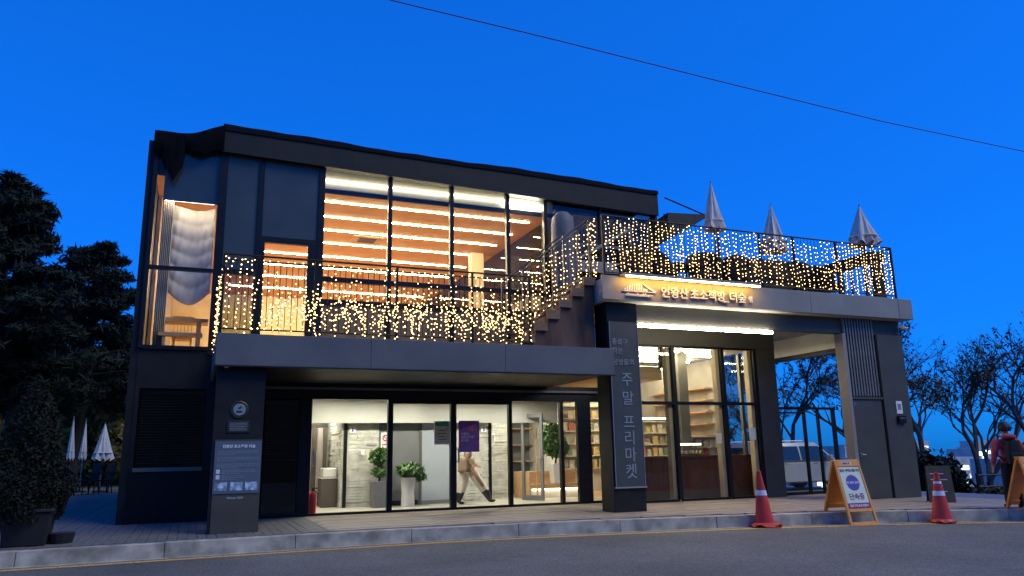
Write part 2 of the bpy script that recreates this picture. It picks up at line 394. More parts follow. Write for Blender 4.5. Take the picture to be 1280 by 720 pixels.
# shell
cb('side_wall', 'cladding', -1.35, -1.2, 17.62, 31, 0, 8.2)
cb('back_wall', 'wall_warm', -1.2, 11.8, 31, 31.2, 0, 8.2)
cb('side_wall', 'cladding', 11.7, 11.85, 17.66, 31, 5.2, 7.8)
cb('floor_slab', 'wood_floor', -1.2, 11.7, 17.68, 31, 3.15, 3.5)
cb('roof', 'roof_edge', -1.2, 11.75, 17.5, 31.2, 8.12, 8.32)
# lower left block with a blind window
cb('wall_panel', 'cladding', -1.2, .35, 17.6, 17.8, 2.72, 3.56)
cb('wall_panel', 'black_frame', -1.2, .35, 17.6, 17.8, -.05, 1.02)
cb('wall_panel', 'cladding', -1.2, -1.12, 17.6, 17.8, 1.02, 2.72)
cb('wall_panel', 'cladding', .18, 1.36, 17.6, 17.8, 1.02, 2.72)
cb('wall_panel', 'cladding', .35, 1.36, 17.62, 17.8, -.05, 1.02)
cb('wall_panel', 'black_frame', .35, 9.95, 17.6, 17.78, 2.53, 2.9)
cb('sill', 'fascia', -1.12, .18, 17.55, 17.66, 1.02, 1.10)
def blind(x0, x1, z0, z1, yy, dz=.058):
    wn = obj('window', MB().box(x0, x1, FY+.02, FY+.03, z0, z1), 'dark_glass', cafe)
    hd = bx('blind_head', 'fascia', wn, x0+.03, x1-.03, yy-.02, yy+.06, z1-.09, z1-.03)
    src = None; z = z1-.13
    while z > z0+.05:
        if src is None:
            src = obj('blind_slat', MB().add([(x0+.04, yy, 0), (x1-.04, yy, 0), (x1-.04, yy+.045, .028), (x0+.04, yy+.045, .028), (x0+.04, yy, .003), (x1-.04, yy, .003), (x1-.04, yy+.045, .031), (x0+.04, yy+.045, .031)], [(3, 2, 1, 0), (4, 5, 6, 7), (0, 1, 5, 4), (1, 2, 6, 5), (2, 3, 7, 6), (3, 0, 4, 7)]), 'fascia', wn); src.location.z = z
        else: share(src, 'blind_slat', wn, (0, 0, z))
        z -= dz
    return wn
blind(-1.12, .18, 1.10, 2.70, 17.72)
blind(1.40, 2.12, 1.22, 2.50, 17.72)
cb('lower_glass', 'dark_glass', 1.40, 2.12, 17.62, 17.63, .04, 1.20)
cb('window_rail', 'black_frame', 1.36, 2.14, 17.6, 17.7, 1.195, 1.225)
cb('partition', 'cladding', -1.2, 2.3, 19.0, 19.1, 0, 3.15)
cb('partition', 'plaster', 2.3, 2.40, 17.72, 24, 0, 3.15)
cb('column', 'black_frame', 2.13, 2.40, 17.58, 17.85, 0, 2.53)
# lobby glazing
cb('threshold', 'black_frame', 1.36, 9.95, 17.57, 17.72, -.02, .05)
mul_x = [(4.12, 4.24), (5.64, 5.78), (7.13, 7.22), (8.53, 8.62), (9.02, 9.40), (9.82, 9.95)]
for a, b in mul_x: cb('mullion', 'black_frame', a, b, 17.57, 17.69, .05, 2.53)
px = [2.40]+[v for ab in mul_x for v in ab]
for i in range(0, len(px)-1, 2):
    p = cb('pane', 'clear_glass', px[i], px[i+1], 17.63, 17.64, .05, 2.53)
cb('door_rail', 'black_frame', 4.24, 5.64, 17.58, 17.68, 2.44, 2.531)
cb('door_rail', 'black_frame', 5.78, 7.13, 17.58, 17.68, 2.44, 2.531)
for xx in (2.44, 5.80): obj('door_handle', MB().box(xx, xx+.03, 17.50, 17.53, 1.05, 1.42).box(xx, xx+.03, 17.53, 17.63, 1.08, 1.11).box(xx, xx+.03, 17.53, 17.63, 1.36, 1.39), 'steel', cafe)
# lobby interior
cb('lobby_floor', 'lobby_floor', 2.4, 14.6, 17.72, 24, -.04, .02)
cb('lobby_ceiling', 'plaster', 2.4, 9.95, 17.78, 24, 2.66, 2.76)
cb('bulkhead', 'bulkhead_paint', 2.4, 9.3, 19.30, 19.42, 2.07, 2.66)
def stone_wall(x0, x1, y, z0, z1, mat='stone', axis='x', th=.12):
    m = MB(); z = z0
    while z < z1-.02:
        h = random.choice((.055, .075, .075, .10)); h = min(h, z1-z); x = x0
        while x < x1-.01:
            L = min(random.uniform(.25, .75), x1-x); d = random.uniform(0, .028)
            if axis == 'x': m.box(x+.002, x+L-.002, y-d, y+th, z+.002, z+h-.004)
            else: m.box(y-d, y+th, x+.002, x+L-.002, z+.002, z+h-.004)
            x += L
        z += h
    o = obj('stone_cladding', m, mat, cafe); o['kind'] = 'stuff'; return o
stone_wall(3.56, 4.36, 19.6, .02, 2.25); stone_wall(6.25, 7.34, 19.6, .02, 2.25)
stone_wall(19.6, 21.9, 3.44, .02, 2.25, axis='y')
stone_wall(2.5, 3.55, 22.6, .02, 2.5); stone_wall(7.5, 8.55, 20.9, .02, 2.4)
cb('door_frame', 'black_frame', 7.345, 7.42, 19.55, 19.72, .02, 2.25)
cb('door_frame', 'black_frame', 3.47, 3.555, 19.55, 19.72, .02, 2.25)
gd = cb('lobby_door', 'door_grey', 4.365, 5.50, 19.62, 19.70, .02, 2.25)
bx('door_edge', 'fascia', gd, 5.44, 5.50, 19.595, 19.62, .02, 2.25)
bx('kick_plate', 'black_frame', gd, 4.40, 5.40, 19.605, 19.62, .02, .14)
cb('wall_panel', 'panel_blue', 5.503, 6.245, 19.60, 19.70, .12, 2.25)
cb('skirting', 'door_grey', 5.503, 6.245, 19.59, 19.70, .02, .12)
cb('partition', 'plaster', 3.56, 7.40, 19.75, 19.9, .02, 2.66)
cb('partition', 'plaster', 7.43, 7.49, 19.7, 24, .02, 2.66)
cb('lobby_back', 'plaster', 2.4, 14.6, 24, 24.15, 0, 4.1)
# toilet stalls and basin
for i, (a, b, mt) in enumerate([(2.55, 2.72, 'stall_brown'), (2.74, 2.90, 'stall_pink'), (2.92, 3.05, 'stall_brown'), (3.07, 3.20, 'stall_pink'), (3.22, 3.32, 'stall_brown')]):
    cb('stall_panel', mt, a, b, 21.3-.02*i, 21.34-.02*i, .16, 2.02)
    cb('stall_foot', 'steel', a+.05, a+.08, 21.31-.02*i, 21.34-.02*i, .02, .16)
bs = thing('wash_basin', 'white ceramic wash basin on a dark vanity by the toilet stalls', 'basin', (3.2, 20.2, .02))
bx('vanity', 'stall_brown', bs, 3.02, 3.40, 19.95, 20.6, .02, .72)
bx('bowl', 'ceramic', bs, 3.06, 3.40, 20.0, 20.55, .74, .98, bevel=.03)
bx('counter_top', 'ceramic', bs, 3.0, 3.41, 19.93, 20.62, .721, .739)
obj('tap', MB().tube([(3.36, 20.27, .98), (3.36, 20.27, 1.12), (3.30, 20.27, 1.15), (3.24, 20.27, 1.12)], .012, 6), 'steel', bs)
# downlights
for xx, wds in ((3.02, 'in front of the toilet stalls'), (3.95, 'in front of the stone wall and slim plant'), (5.05, 'above the broad plant in the white pot'), (6.55, 'above the walking person'), (7.85, 'beside the open glass door')):
    d = thing('downlight', 'round lit downlight in the lobby ceiling '+wds, 'light', (xx, 18.35, 2.66), 'downlights over the lobby')
    obj('trim_ring', MB().lathe([(.12, 0), (.12, -.012), (.09, -.016), (.09, -.004)], (xx, 18.35, 2.659), 16), 'white_plastic', d)
    obj('lens', MB().lathe([(.088, -.006), (.088, -.012)], (xx, 18.35, 2.659), 16), 'downlight', d)
for xx, yy, wds in ((3.0, 20.9, 'over the wash basin'), (7.9, 19.9, 'over the hand dryer'), (9.2, 20.6, 'over the reading steps')):
    d = thing('downlight', 'round lit downlight further back in the ceiling '+wds, 'light', (xx, yy, 2.66), 'downlights behind the lobby')
    obj('trim_ring', MB().lathe([(.12, 0), (.12, -.012), (.09, -.016), (.09, -.004)], (xx, yy, 2.659), 16), 'white_plastic', d)
    obj('lens', MB().lathe([(.088, -.006), (.088, -.012)], (xx, yy, 2.659), 16), 'downlight', d)

# canopy / balcony slab and pillars
cb('canopy', 'cladding', .30, 8.25, 14.36, 17.55, 2.88, 3.40)
for a, b in ((.25, 3.0), (3.005, 5.75), (5.755, 8.28)): obj('canopy_fascia', MB().box(a, b, 14.3, 14.36, 2.87, 3.44), 'fascia', cafe, bevel=.003)
bx('drip_edge', 'cladding', cafe, .25, 8.28, 14.285, 14.32, 2.845, 2.869)
cb('canopy_fascia', 'fascia', .24, .30, 14.36, 17.5, 2.87, 3.44)
cb('soffit_strip', 'fascia', 1.36, 9.6, 17.50, 17.598, 2.74, 2.79)
cb('balcony_floor', 'deck_grey', .31, 8.2, 14.37, 17.55, 3.401, 3.43)
obj('spot_fitting', MB().lathe([(.035, 0), (.035, -.03), (.02, -.04)], (.45, 14.5, 2.878), 10), 'white_plastic', cafe)
pil = cb('pillar', 'cladding', .30, 1.13, 14.5, 14.95, -.01, 2.878)
bx('base_panel', 'cladding_grey', pil, .345, 1.125, 14.485, 14.5, .0, 1.58)

# ------------------------------------------------------------------ upper glazing
cb('edge_post', 'black_frame', -1.22, -1.13, 17.52, 17.66, 3.56, 8.35)
UM = [(.14, .32), (1.00, 1.12), (2.36, 2.50), (4.03, 4.13), (5.61, 5.71), (7.14, 7.24), (8.22, 8.32), (9.90, 9.98), (11.60, 11.70)]
def gtop(x): return 8.13-.0265*x
for a, b in UM: cb('mullion', 'black_frame', a, b, 17.54, 17.66, 3.45, gtop(b)+.1)
cb('bay_sill', 'black_frame', -1.13, .14, 17.54, 17.66, 3.54, 3.62)
cb('bay_transom', 'black_frame', -1.13, .14, 17.55, 17.66, 5.27, 5.35)
cb('pane', 'clear_glass', -1.13, .14, 17.60, 17.61, 3.62, 5.27); cb('pane', 'clear_glass', -1.13, .14, 17.60, 17.61, 5.35, 8.15)
cb('roller_blind', 'spandrel', -.98, .14, 17.65, 17.67, 6.86, 8.15)
cb('spandrel_panel', 'spandrel', .32, 1.0, 17.59, 17.62, 5.38, 8.15)
cb('transom', 'black_frame', .32, 1.0, 17.55, 17.66, 5.27, 5.38)
cb('pane', 'dark_glass', .32, 1.0, 17.60, 17.61, 3.5, 5.27)
cb('spandrel_panel', 'spandrel', 1.12, 2.36, 17.59, 17.62, 6.2, 8.13)
dr = cb('balcony_door', 'black_frame', 1.12, 2.36, 17.55, 17.66, 6.06, 6.2)
bx('door_stile', 'black_frame', dr, 1.12, 1.20, 17.55, 17.66, 3.45, 6.06); bx('door_stile', 'black_frame', dr, 2.16, 2.36, 17.55, 17.66, 3.45, 6.06)
bx('door_rail', 'black_frame', dr, 1.20, 2.16, 17.55, 17.66, 3.45, 3.62); bx('pane', 'clear_glass', dr, 1.20, 2.16, 17.60, 17.61, 3.62, 6.06)
xs = [2.50, 4.03, 4.13, 5.61, 5.71, 7.14, 7.24, 8.22]
for i in range(0, 8, 2):
    a, b = xs[i], xs[i+1]
    cb('transom', 'black_frame', a, b, 17.55, 17.66, 5.24, 5.36); cb('transom', 'black_frame', a, b, 17.55, 17.66, 4.70, 4.82)
    cb('low_panel', 'low_panel', a, b, 17.58, 17.62, 3.45, 4.70)
    cb('pane', 'clear_glass', a, b, 17.60, 17.61, 4.82, 5.24); cb('pane', 'clear_glass', a, b, 17.60, 17.61, 5.36, 8.12)
for a, b in ((8.32, 9.90), (9.98, 11.60)): cb('pane', 'dark_glass', a, b, 17.60, 17.61, 3.5, 8.0)
# roof fascia (slopes a little down to the right) and its loose membrane edge
obj('roof_fascia', MB().hexa([(.18, 17.42, 8.07), (11.75, 17.42, 7.76), (11.75, 17.62, 7.76), (.18, 17.62, 8.07)], [(.18, 17.42, 8.62), (11.75, 17.42, 8.42), (11.75, 17.62, 8.42), (.18, 17.62, 8.62)]), 'cladding', cafe)
def edge(u, v):
    x = .16+11.6*u; n = .022*sin(x*.9+.5)+.010*sin(x*2.7+1)+.006*sin(x*7)
    z = 8.64-.0175*x; ring = [(17.39, -.06), (17.39, .06), (17.47, .10), (17.65, .08), (17.65, -.03)]
    y, dz = ring[min(int(v*4+.5), 4)]; return (x, y, z+dz+n*(1 if dz > 0 else .3))
obj('roof_membrane', MB().grid(edge, 120, 4), 'roof_edge', cafe)
cb('roof_flashing', 'roof_edge', -1.22, .2, 17.44, 17.66, 8.15, 8.22)
# torn black tarp over the corner bay
def tarp(u, v):
    x = -1.24+1.44*u
    top = 8.36+.02*sin(u*9)-.05*sin(pi*u)*(1-u)+.33*u**2.2
    if u < .42: bot = 7.95-.75*max(0, 1-abs(u-.30)/.22)-.1*(u < .1)
    else: bot = 8.0-.05*sin(u*12)+.05*(u-.4)
    z = top+(bot-top)*v; y = 17.40-.05*sin(u*17+v*3)*v-.04*sin(v*pi)
    return (x, y, z)
tm = MB().grid(tarp, 60, 10); to = obj('tarp', tm, 'tarp', cafe, fixn=False)
to.modifiers.new('thick', 'SOLIDIFY').thickness = .012
# hall interior
cb('hall_ceiling', 'wood_ceiling', -1.18, 8.64, 17.9, 31, 7.53, 7.62)
cb('pelmet', 'plaster', .3, 8.64, 17.86, 17.899, 7.62, 8.11)
cb('ceiling_edge', 'black_frame', -1.18, 8.64, 17.86, 17.899, 7.50, 7.60)
cb('upper_ceiling', 'plaster', 8.66, 11.68, 17.75, 31, 7.62, 7.70)
cb('hall_side_wall', 'stall_pink', -1.18, -1.10, 19.5, 31, 3.5, 7.53)
for i, yy in enumerate((18.55, 19.8, 21.05, 22.4, 24.0, 25.6, 27.3, 29.3)):
    tag(bx('ceiling_light_strip', 'led_hall', None, .8, 8.22, yy-.018, yy+.018, 7.514, 7.531), 'long warm light strip under the orange wood ceiling of the upper hall', 'light strip', 'ceiling light strips of the upper hall')
tag(bx('cove_light', 'led_warm', None, .9, 8.2, 17.80, 17.83, 7.80, 7.83), 'pale light strip in the cove above the upper hall windows', 'light strip')
tag(bx('cove_light', 'led_white', None, 7.25, 8.2, 17.79, 17.84, 7.69, 7.79), 'short bright white light at the right end of the upper windows', 'light strip')
tag(bx('cove_light', 'led_bay_fill', None, -.95, .08, 17.76, 17.80, 6.90, 6.94), 'short unseen light strip added behind the corner bay blind to light the drape', 'light strip')  # added strip, hidden by the blind, brightens the drape front
v = thing('ceiling_unit', 'square air conditioner grille in the orange wood ceiling', 'air conditioner', (4.35, 20.4, 7.5))
bx('panel', 'wood_floor', v, 3.9, 4.8, 21.3, 22.1, 7.505, 7.529); bx('grille', 'stall_brown', v, 4.1, 4.6, 21.45, 21.95, 7.495, 7.504)
# hall furniture seen through the glass
cb('hall_column', 'wall_warm', 7.75, 8.15, 22, 22.3, 3.5, 7.52)
cb('hall_partition', 'stall_brown', 8.55, 8.63, 18.6, 31, 3.5, 5.6)
cb('hall_glass', 'dark_glass', 8.57, 8.61, 18.6, 31, 5.6, 7.5)
ct = thing('long_counter', 'dark long counter along the upper hall windows', 'counter', (4.8, 18.6, 3.5))
bx('top', 'stall_brown', ct, 2.6, 7.0, 18.3, 18.9, 4.5, 4.56); bx('panel', 'stall_brown', ct, 2.7, 6.9, 18.7, 18.75, 3.5, 4.5)
# drapes in the corner bay
def swag(u, v):
    x = -.80+.92*u; z = 6.95-2.0*v; n = 6*v; fr = n-int(n)
    sag = .22*sin(pi*min(1, u*1.0))*(.4+v)
    return (x, 18.25-.03*sin(pi*fr)-.012*sin(u*40+v*9)-.05*sin(u*7), z-sag)
dp = thing('swag_drape', 'white swagged drape hanging in the corner bay', 'drape', (-.3, 18.2, 4.9))
so_ = obj('cloth', MB().grid(swag, 24, 48), 'drape', dp, smooth=True); so_.modifiers.new('t', 'SOLIDIFY').thickness = .01
cu_ = thing('curtain', 'grey brown curtain gathered at the side of the corner bay', 'curtain', (-.88, 18.0, 3.55))
co_ = obj('cloth', MB().grid(lambda u, v: (-.98+.22*u, 17.95+.05*sin(u*38), 3.55+4.3*v), 60, 6), 'curtain', cu_, smooth=True); co_.modifiers.new('t', 'SOLIDIFY').thickness = .008
bt = thing('wooden_table', 'pale wooden bar table in the glazed corner bay', 'table', (-.4, 18.2, 3.5))
bx('tabletop', 'wood_light', bt, -.95, .12, 18.0, 18.5, 4.22, 4.30); bx('leg', 'wood_light', bt, -.12, -.02, 18.05, 18.15, 3.5, 4.22); bx('leg', 'wood_light', bt, -.86, -.76, 18.3, 18.4, 3.5, 4.22)
be = thing('wooden_bench', 'pale wooden bench under the corner bay table', 'bench', (-.4, 17.9, 3.5))
bx('seat', 'wood_light', be, -.86, .02, 17.74, 17.95, 3.86, 3.94); bx('leg', 'wood_light', be, -.78, -.72, 17.76, 17.93, 3.5, 3.86); bx('leg', 'wood_light', be, -.10, -.04, 17.76, 17.93, 3.5, 3.86)
ch = thing('spindle_chair', 'wooden chair with spindle back behind the corner bay table', 'chair', (-.4, 18.8, 3.5))
bx('seat', 'wood_light', ch, -.62, -.2, 18.55, 19.0, 3.92, 3.96)
for i in range(6): bx('spindle', 'wood_light', ch, -.61+.075*i, -.59+.075*i, 18.97, 18.99, 3.96, 4.42)
bx('top_rail', 'wood_light', ch, -.64, -.18, 18.96, 19.0, 4.42, 4.50)
for a in (-.6, -.24):
    for b in (18.58, 18.95): bx('leg', 'wood_light', ch, a, a+.04, b, b+.04, 3.5, 3.92)

# ------------------------------------------------------------------ terrace building on the right
ter = thing('terrace_building', 'grey terrace block with glazed bookshop below and railed roof terrace', 'building', (12.5, 16, 0))
def tb(name, mat, *b, bevel=0): return bx(name, mat, ter, *b, bevel=bevel)
tb('terrace_slab', 'soffit', 8.16, 17.3, 14.37, 17.5, 4.52, 5.03); tb('terrace_slab', 'soffit', 11.9, 17.3, 17.5, 19.5, 4.52, 5.03)
for a, b in ((8.07, 11.0), (11.005, 13.95), (13.955, 16.92)): obj('fascia', MB().box(a, b, 14.3, 14.37, 4.53, 5.07), 'fascia_grey', ter, bevel=.004)
obj('fascia', MB().box(16.93, 17.42, 14.3, 14.37, 4.53, 5.07), 'fascia_grey', ter, bevel=.006)
tb('fascia', 'fascia_grey', 17.36, 17.42, 14.37, 19.5, 4.53, 5.07)
tb('front_beam', 'cladding_grey', 8.3, 17.2, 14.62, 14.85, 4.12, 4.52)
tb('side_beam', 'beam_white', 16.45, 16.6, 14.9, 19.4, 3.98, 4.51); tb('beam_flange', 'black_frame', 16.42, 16.66, 14.9, 19.4, 3.86, 3.978)
tb('shop_header', 'cladding_grey', 9.96, 14.76, 16.66, 16.9, 3.95, 4.519)
# sign pillar
tb('pillar', 'cladding', 8.28, 9.06, 14.55, 15.1, -.01, 4.52, bevel=.006)
# bookshop front
tb('shop_wall', 'cladding', 9.96, 10.34, 16.7, 17.56, -.01, 3.95)
tb('corner_pillar', 'cladding_grey', 14.12, 14.76, 16.68, 17.0, -.01, 3.95)
SM = [10.34, 11.42, 12.98, 14.06]
for a in SM: tb('mullion', 'black_frame', a-.04 if a > 10.4 else a, a+.06, 16.68, 16.80, .05, 3.95)
for a, b in zip(SM[:-1], SM[1:]):
    a += .06; b -= .04
    tb('transom', 'black_frame', a, b, 16.69, 16.79, 2.41, 2.49); tb('threshold', 'black_frame', a, b, 16.69, 16.79, -.01, .06)
    tb('head_rail', 'black_frame', a, b, 16.70, 16.78, 3.90, 3.949)
    tb('pane', 'shop_glass', a, b, 16.73, 16.74, .06, 2.41); tb('pane', 'shop_glass', a, b, 16.73, 16.74, 2.49, 3.90)
    tb('reveal', 'wall_warm', b-.10, b, 16.80, 16.98, .02, 3.9)
tb('door_handle', 'steel', 13.84, 13.86, 16.62, 16.66, 1.0, 1.25)
tb('shop_floor', 'wood_floor', 10.34, 14.7, 16.82, 24, -.05, .021)
tb('shop_ceiling', 'plaster', 9.97, 14.7, 16.92, 24, 4.02, 4.1)
tb('side_glass', 'clear_glass', 14.70, 14.71, 17.02, 19.3, 1.0, 3.95)
tb('shop_wall', 'soffit', 14.66, 14.74, 19.3, 23.9, 1.0, 4.0)
for i in range(6): tb('wall_shelf', 'wood_light', 14.36, 14.655, 19.4, 22.6, 1.3+.36*i, 1.335+.36*i)
for yy in (18.1,): tb('side_mullion', 'fascia', 14.66, 14.76, yy, yy+.1, 0, 4.0)
tb('side_sill', 'cladding_grey', 14.64, 14.78, 17.02, 23.9, 0, 1.0)
tb('shop_column', 'fascia', 12.75, 13.05, 18.4, 18.7, .02, 4.02)
tb('shop_wall', 'plaster', 9.86, 9.96, 20.4, 24, 0, 4.02)
for (xa, xb, yy) in ((10.9, 12.35, 17.75), (12.6, 13.5, 17.8), (11.6, 13.0, 18.9), (12.2, 14.2, 19.9), (12.8, 14.5, 21.9), (10.6, 12.0, 21.9), (11.2, 12.2, 20.6), (13.2, 14.3, 18.5), (10.5, 11.4, 19.6)):
    tag(bx('shop_light_strip', 'led_shop', None, xa, xb, yy-.03, yy+.03, 3.93, 3.98), 'slim suspended light strip under the bookshop ceiling', 'light strip', 'light strips of the bookshop')
# wooden counter behind the shop glass
ctr = thing('shop_counter', 'reddish wooden counter standing behind the bookshop glass', 'counter', (12.3, 17.5, 0))
bx('front_panel', 'wood_counter', ctr, 10.5, 14.4, 17.40, 17.46, .02, 1.06); bx('top', 'wood_counter', ctr, 10.45, 14.45, 17.36, 17.95, 1.06, 1.12)
bx('plinth', 'stall_brown', ctr, 10.5, 14.4, 17.38, 17.399, .02, .22)
# book shelves
def shelf(x0, x1, y, z0, rows, label, rh=.36):
    t = thing('bookshelf', label, 'bookshelf', ((x0+x1)/2, y, 0))
    bx('back_panel', 'shelf_white', t, x0, x1, y+.28, y+.30, .02, z0+rows*rh)
    for a in (x0, x1-.03): bx('side_panel', 'shelf_white', t, a, a+.03, y, y+.28, .02, z0+rows*rh)
    for r in range(rows+1): bx('shelf', 'shelf_white', t, x0+.03, x1-.03, y, y+.28, z0+r*rh-.025, z0+r*rh)
    for r in range(rows):
        xx = x0+.06
        while xx < x1-.2:
            wd = random.uniform(.12, .2); h = random.uniform(.2, .29)
            if random.random() < .85: bx('book', 'book%d' % random.choice((0, 0, 0, 1, 3, 5, 4)), t, xx, xx+wd, y+.06, y+.1, z0+r*rh+.003, z0+r*rh+h)
            xx += wd+random.uniform(.03, .1)
    return t
shelf(12.9, 14.3, 21.2, .75, 4, 'white bookshelf of face-out books at the back of the bookshop')
shelf(11.0, 12.6, 22.6, .75, 5, 'tall white bookshelf against the rear wall of the bookshop', .4)
shelf(13.3, 14.6, 18.9, .45, 4, 'low shelf of stacked books beside the shop side window', .30)
tag(bx('shelf_lamp', 'lamp_glow', None, 12.95, 14.25, 21.22, 21.26, 2.26, 2.30), 'thin lit strip on top of the face-out bookshelf', 'light strip')
pl = thing('pendant_lamp', 'small white conical pendant lamp over the bookshop counter', 'lamp', (12.35, 18.3, 1.9))
obj('shade', MB().lathe([(.17, 0), (.06, .13), (.03, .15)], (12.35, 18.3, 1.72), 16), 'white_plastic', pl, smooth=True)
obj('lamp', MB().lathe([(.06, -.03), (.08, .02), (.04, .06)], (12.35, 18.3, 1.72), 12), 'lamp_glow', pl); obj('cord', MB().tube([(12.35, 18.3, 1.86), (12.35, 18.3, 4.02)], .006, 5), 'black_frame', pl)
dc = thing('display_case', 'small lit glass display case on the bookshop counter', 'display case', (12.5, 17.7, 1.12))
bx('base', 'stall_brown', dc, 12.1, 12.95, 17.5, 17.85, 1.121, 1.16); bx('light', 'lamp_glow', dc, 12.13, 12.92, 17.80, 17.83, 1.40, 1.43); bx('top', 'shelf_white', dc, 12.1, 12.95, 17.5, 17.85, 1.44, 1.46)
bx('glass', 'clear_glass', dc, 12.11, 12.94, 17.51, 17.52, 1.165, 1.435)
for i in range(6): obj('pastry', MB().lathe([(.035, 0), (.05, .04), (.02, .09)], (12.2+.12*i, 17.65, 1.162), 8), 'book%d' % (i % 2 and 3 or 0), dc)
tag(bx('notice_paper', 'paper', None, 13.72, 13.92, 16.715, 16.72, 1.5, 1.82), 'pale green notice sheet on the bookshop door glass', 'notice')
tag(bx('notice_paper', 'wall_warm', None, 12.62, 12.80, 16.715, 16.72, 1.42, 1.68), 'beige notice sheet on the middle bookshop pane', 'notice')
# service pillar with louvre and door
tb('service_pillar', 'cladding_grey', 16.23, 17.13, 14.5, 14.78, -.01, 4.11, bevel=.006)
tb('service_pillar', 'cladding', 15.17, 16.23, 14.66, 14.78, 2.50, 4.519); tb('door_jamb', 'fascia_grey', 15.07, 15.17, 14.5, 14.78, -.01, 4.1)
tb('door_head', 'cladding_grey', 15.17, 16.23, 14.51, 14.66, 2.44, 2.50); tb('service_pillar', 'cladding', 15.17, 16.23, 14.62, 14.78, -.01, 2.44)
sdor = tb('service_door', 'cladding_grey', 15.19, 16.18, 14.54, 14.60, .01, 2.43, bevel=.005)
obj('handle', MB().tube([(15.29, 14.53, 1.08), (15.29, 14.49, 1.08), (15.41, 14.49, 1.07)], .012, 6), 'steel', sdor)
obj('lock_plate', MB().box(15.26, 15.32, 14.528, 14.54, 1.02, 1.14), 'steel', sdor); bx('sticker', 'info_panel', sdor, 15.23, 15.32, 14.535, 14.54, 2.28, 2.36)
sl_ = None
for i in range(11):
    xx = 15.19+i*.095
    if sl_ is None: sl_ = bx('louvre_slat', 'louvre_metal', ter, 0, .048, 14.555, 14.655, 2.52, 4.51); sl_.location.x = xx
    else: share(sl_, 'louvre_slat', ter, (xx, 0, 0))
nb = thing('wall_notice', 'small white notice above a dark box on the service pillar', 'notice', (16.55, 14.49, 2.0))
bx('sheet', 'paper_white', nb, 16.62, 16.82, 14.485, 14.498, 2.08, 2.40); bx('print', 'letter_dim', nb, 16.66, 16.78, 14.483, 14.4849, 2.18, 2.33); bx('box', 'black_frame', nb, 16.61, 16.86, 14.44, 14.498, 1.84, 2.02); bx('slot', 'fascia', nb, 16.65, 16.82, 14.436, 14.44, 1.95, 1.98)
cc = thing('security_camera', 'small white bullet camera under the terrace corner', 'camera', (17.15, 14.45, 4.5))
obj('bracket', MB().tube([(17.10, 14.5, 4.20), (17.1, 14.5, 4.36)], .02, 6), 'black_frame', cc); obj('body', MB().tube([(17.06, 14.52, 4.37), (17.28, 14.42, 4.30)], [.045, .045], 10), 'white_plastic', cc); obj('lens', MB().tube([(17.28, 14.42, 4.30), (17.295, 14.413, 4.295)], .035, 10), 'black_frame', cc)
# light tube under the terrace, light bar over the sign
lt = thing('tube_light', 'long bright white tube light hung under the terrace beam', 'light', (11, 14.62, 4.05))
bx('tube', 'led_white', lt, 9.1, 12.9, 14.56, 14.615, 4.0, 4.075); bx('bracket', 'black_frame', lt, 9.5, 9.54, 14.62, 14.66, 4.02, 4.12); bx('bracket', 'black_frame', lt, 12.3, 12.34, 14.62, 14.66, 4.02, 4.12)
lb = thing('sign_light', 'slim grey light bar glowing amber over the cafe name', 'light', (10.4, 14.2, 5.05))
bx('housing', 'fascia_grey', lb, 8.52, 12.22, 14.03, 14.298, 5.04, 5.10); bx('glow', 'led_sign', lb, 8.54, 12.20, 14.04, 14.075, 5.01, 5.038)
# cafe name
sg = thing('cafe_sign', 'raised cream letters and house logo on the terrace fascia', 'sign', (10.4, 14.28, 4.6))
text('lettering', '인왕산', .27, 'letter_white', sg, (9.92, 14.262, 4.75), extrude=.018, fat=.004)
text('lettering', '초소책방', .27, 'letter_white', sg, (10.83, 14.262, 4.75), extrude=.018, fat=.004)
text('lettering', '_', .27, 'letter_white', sg, (11.34, 14.262, 4.75), extrude=.018, fat=.004)
text('lettering', '더숲', .27, 'letter_white', sg, (11.68, 14.262, 4.75), extrude=.018, fat=.004)
text('lettering', 'II', .20, 'letter_white', sg, (12.06, 14.262, 4.73), extrude=.018, fat=.004)
text('lettering', 'chosochaekbang', .105, 'letter_white', sg, (8.98, 14.262, 4.66), extrude=.014, fat=.002)
lg = obj('logo', MB().prism([(8.55, 4.73), (9.42, 4.73), (9.42, 4.745), (8.55, 4.745)], 14.26, 14.29), 'letter_white', sg)
for i in range(8):
    x0 = 8.60+i*.06; h0 = [.06, .10, .13, .15, .165, .17, .175, .18][i]
    obj('logo_bar', MB().prism([(x0, 4.755), (x0+.035, 4.755), (x0+.05, 4.755+h0), (x0+.02, 4.755+h0*.98)], 14.26, 14.29), 'letter_white', sg)
obj('logo_roof', MB().prism([(9.07, 4.935), (9.09, 4.94), (9.42, 4.77), (9.42, 4.755), (9.36, 4.755), (9.22, 4.82)], 14.26, 14.29), 'letter_white', sg)
obj('logo_house', MB().prism([(9.09, 4.755), (9.20, 4.755), (9.20, 4.81), (9.09, 4.81)], 14.26, 14.29), 'letter_white', sg)

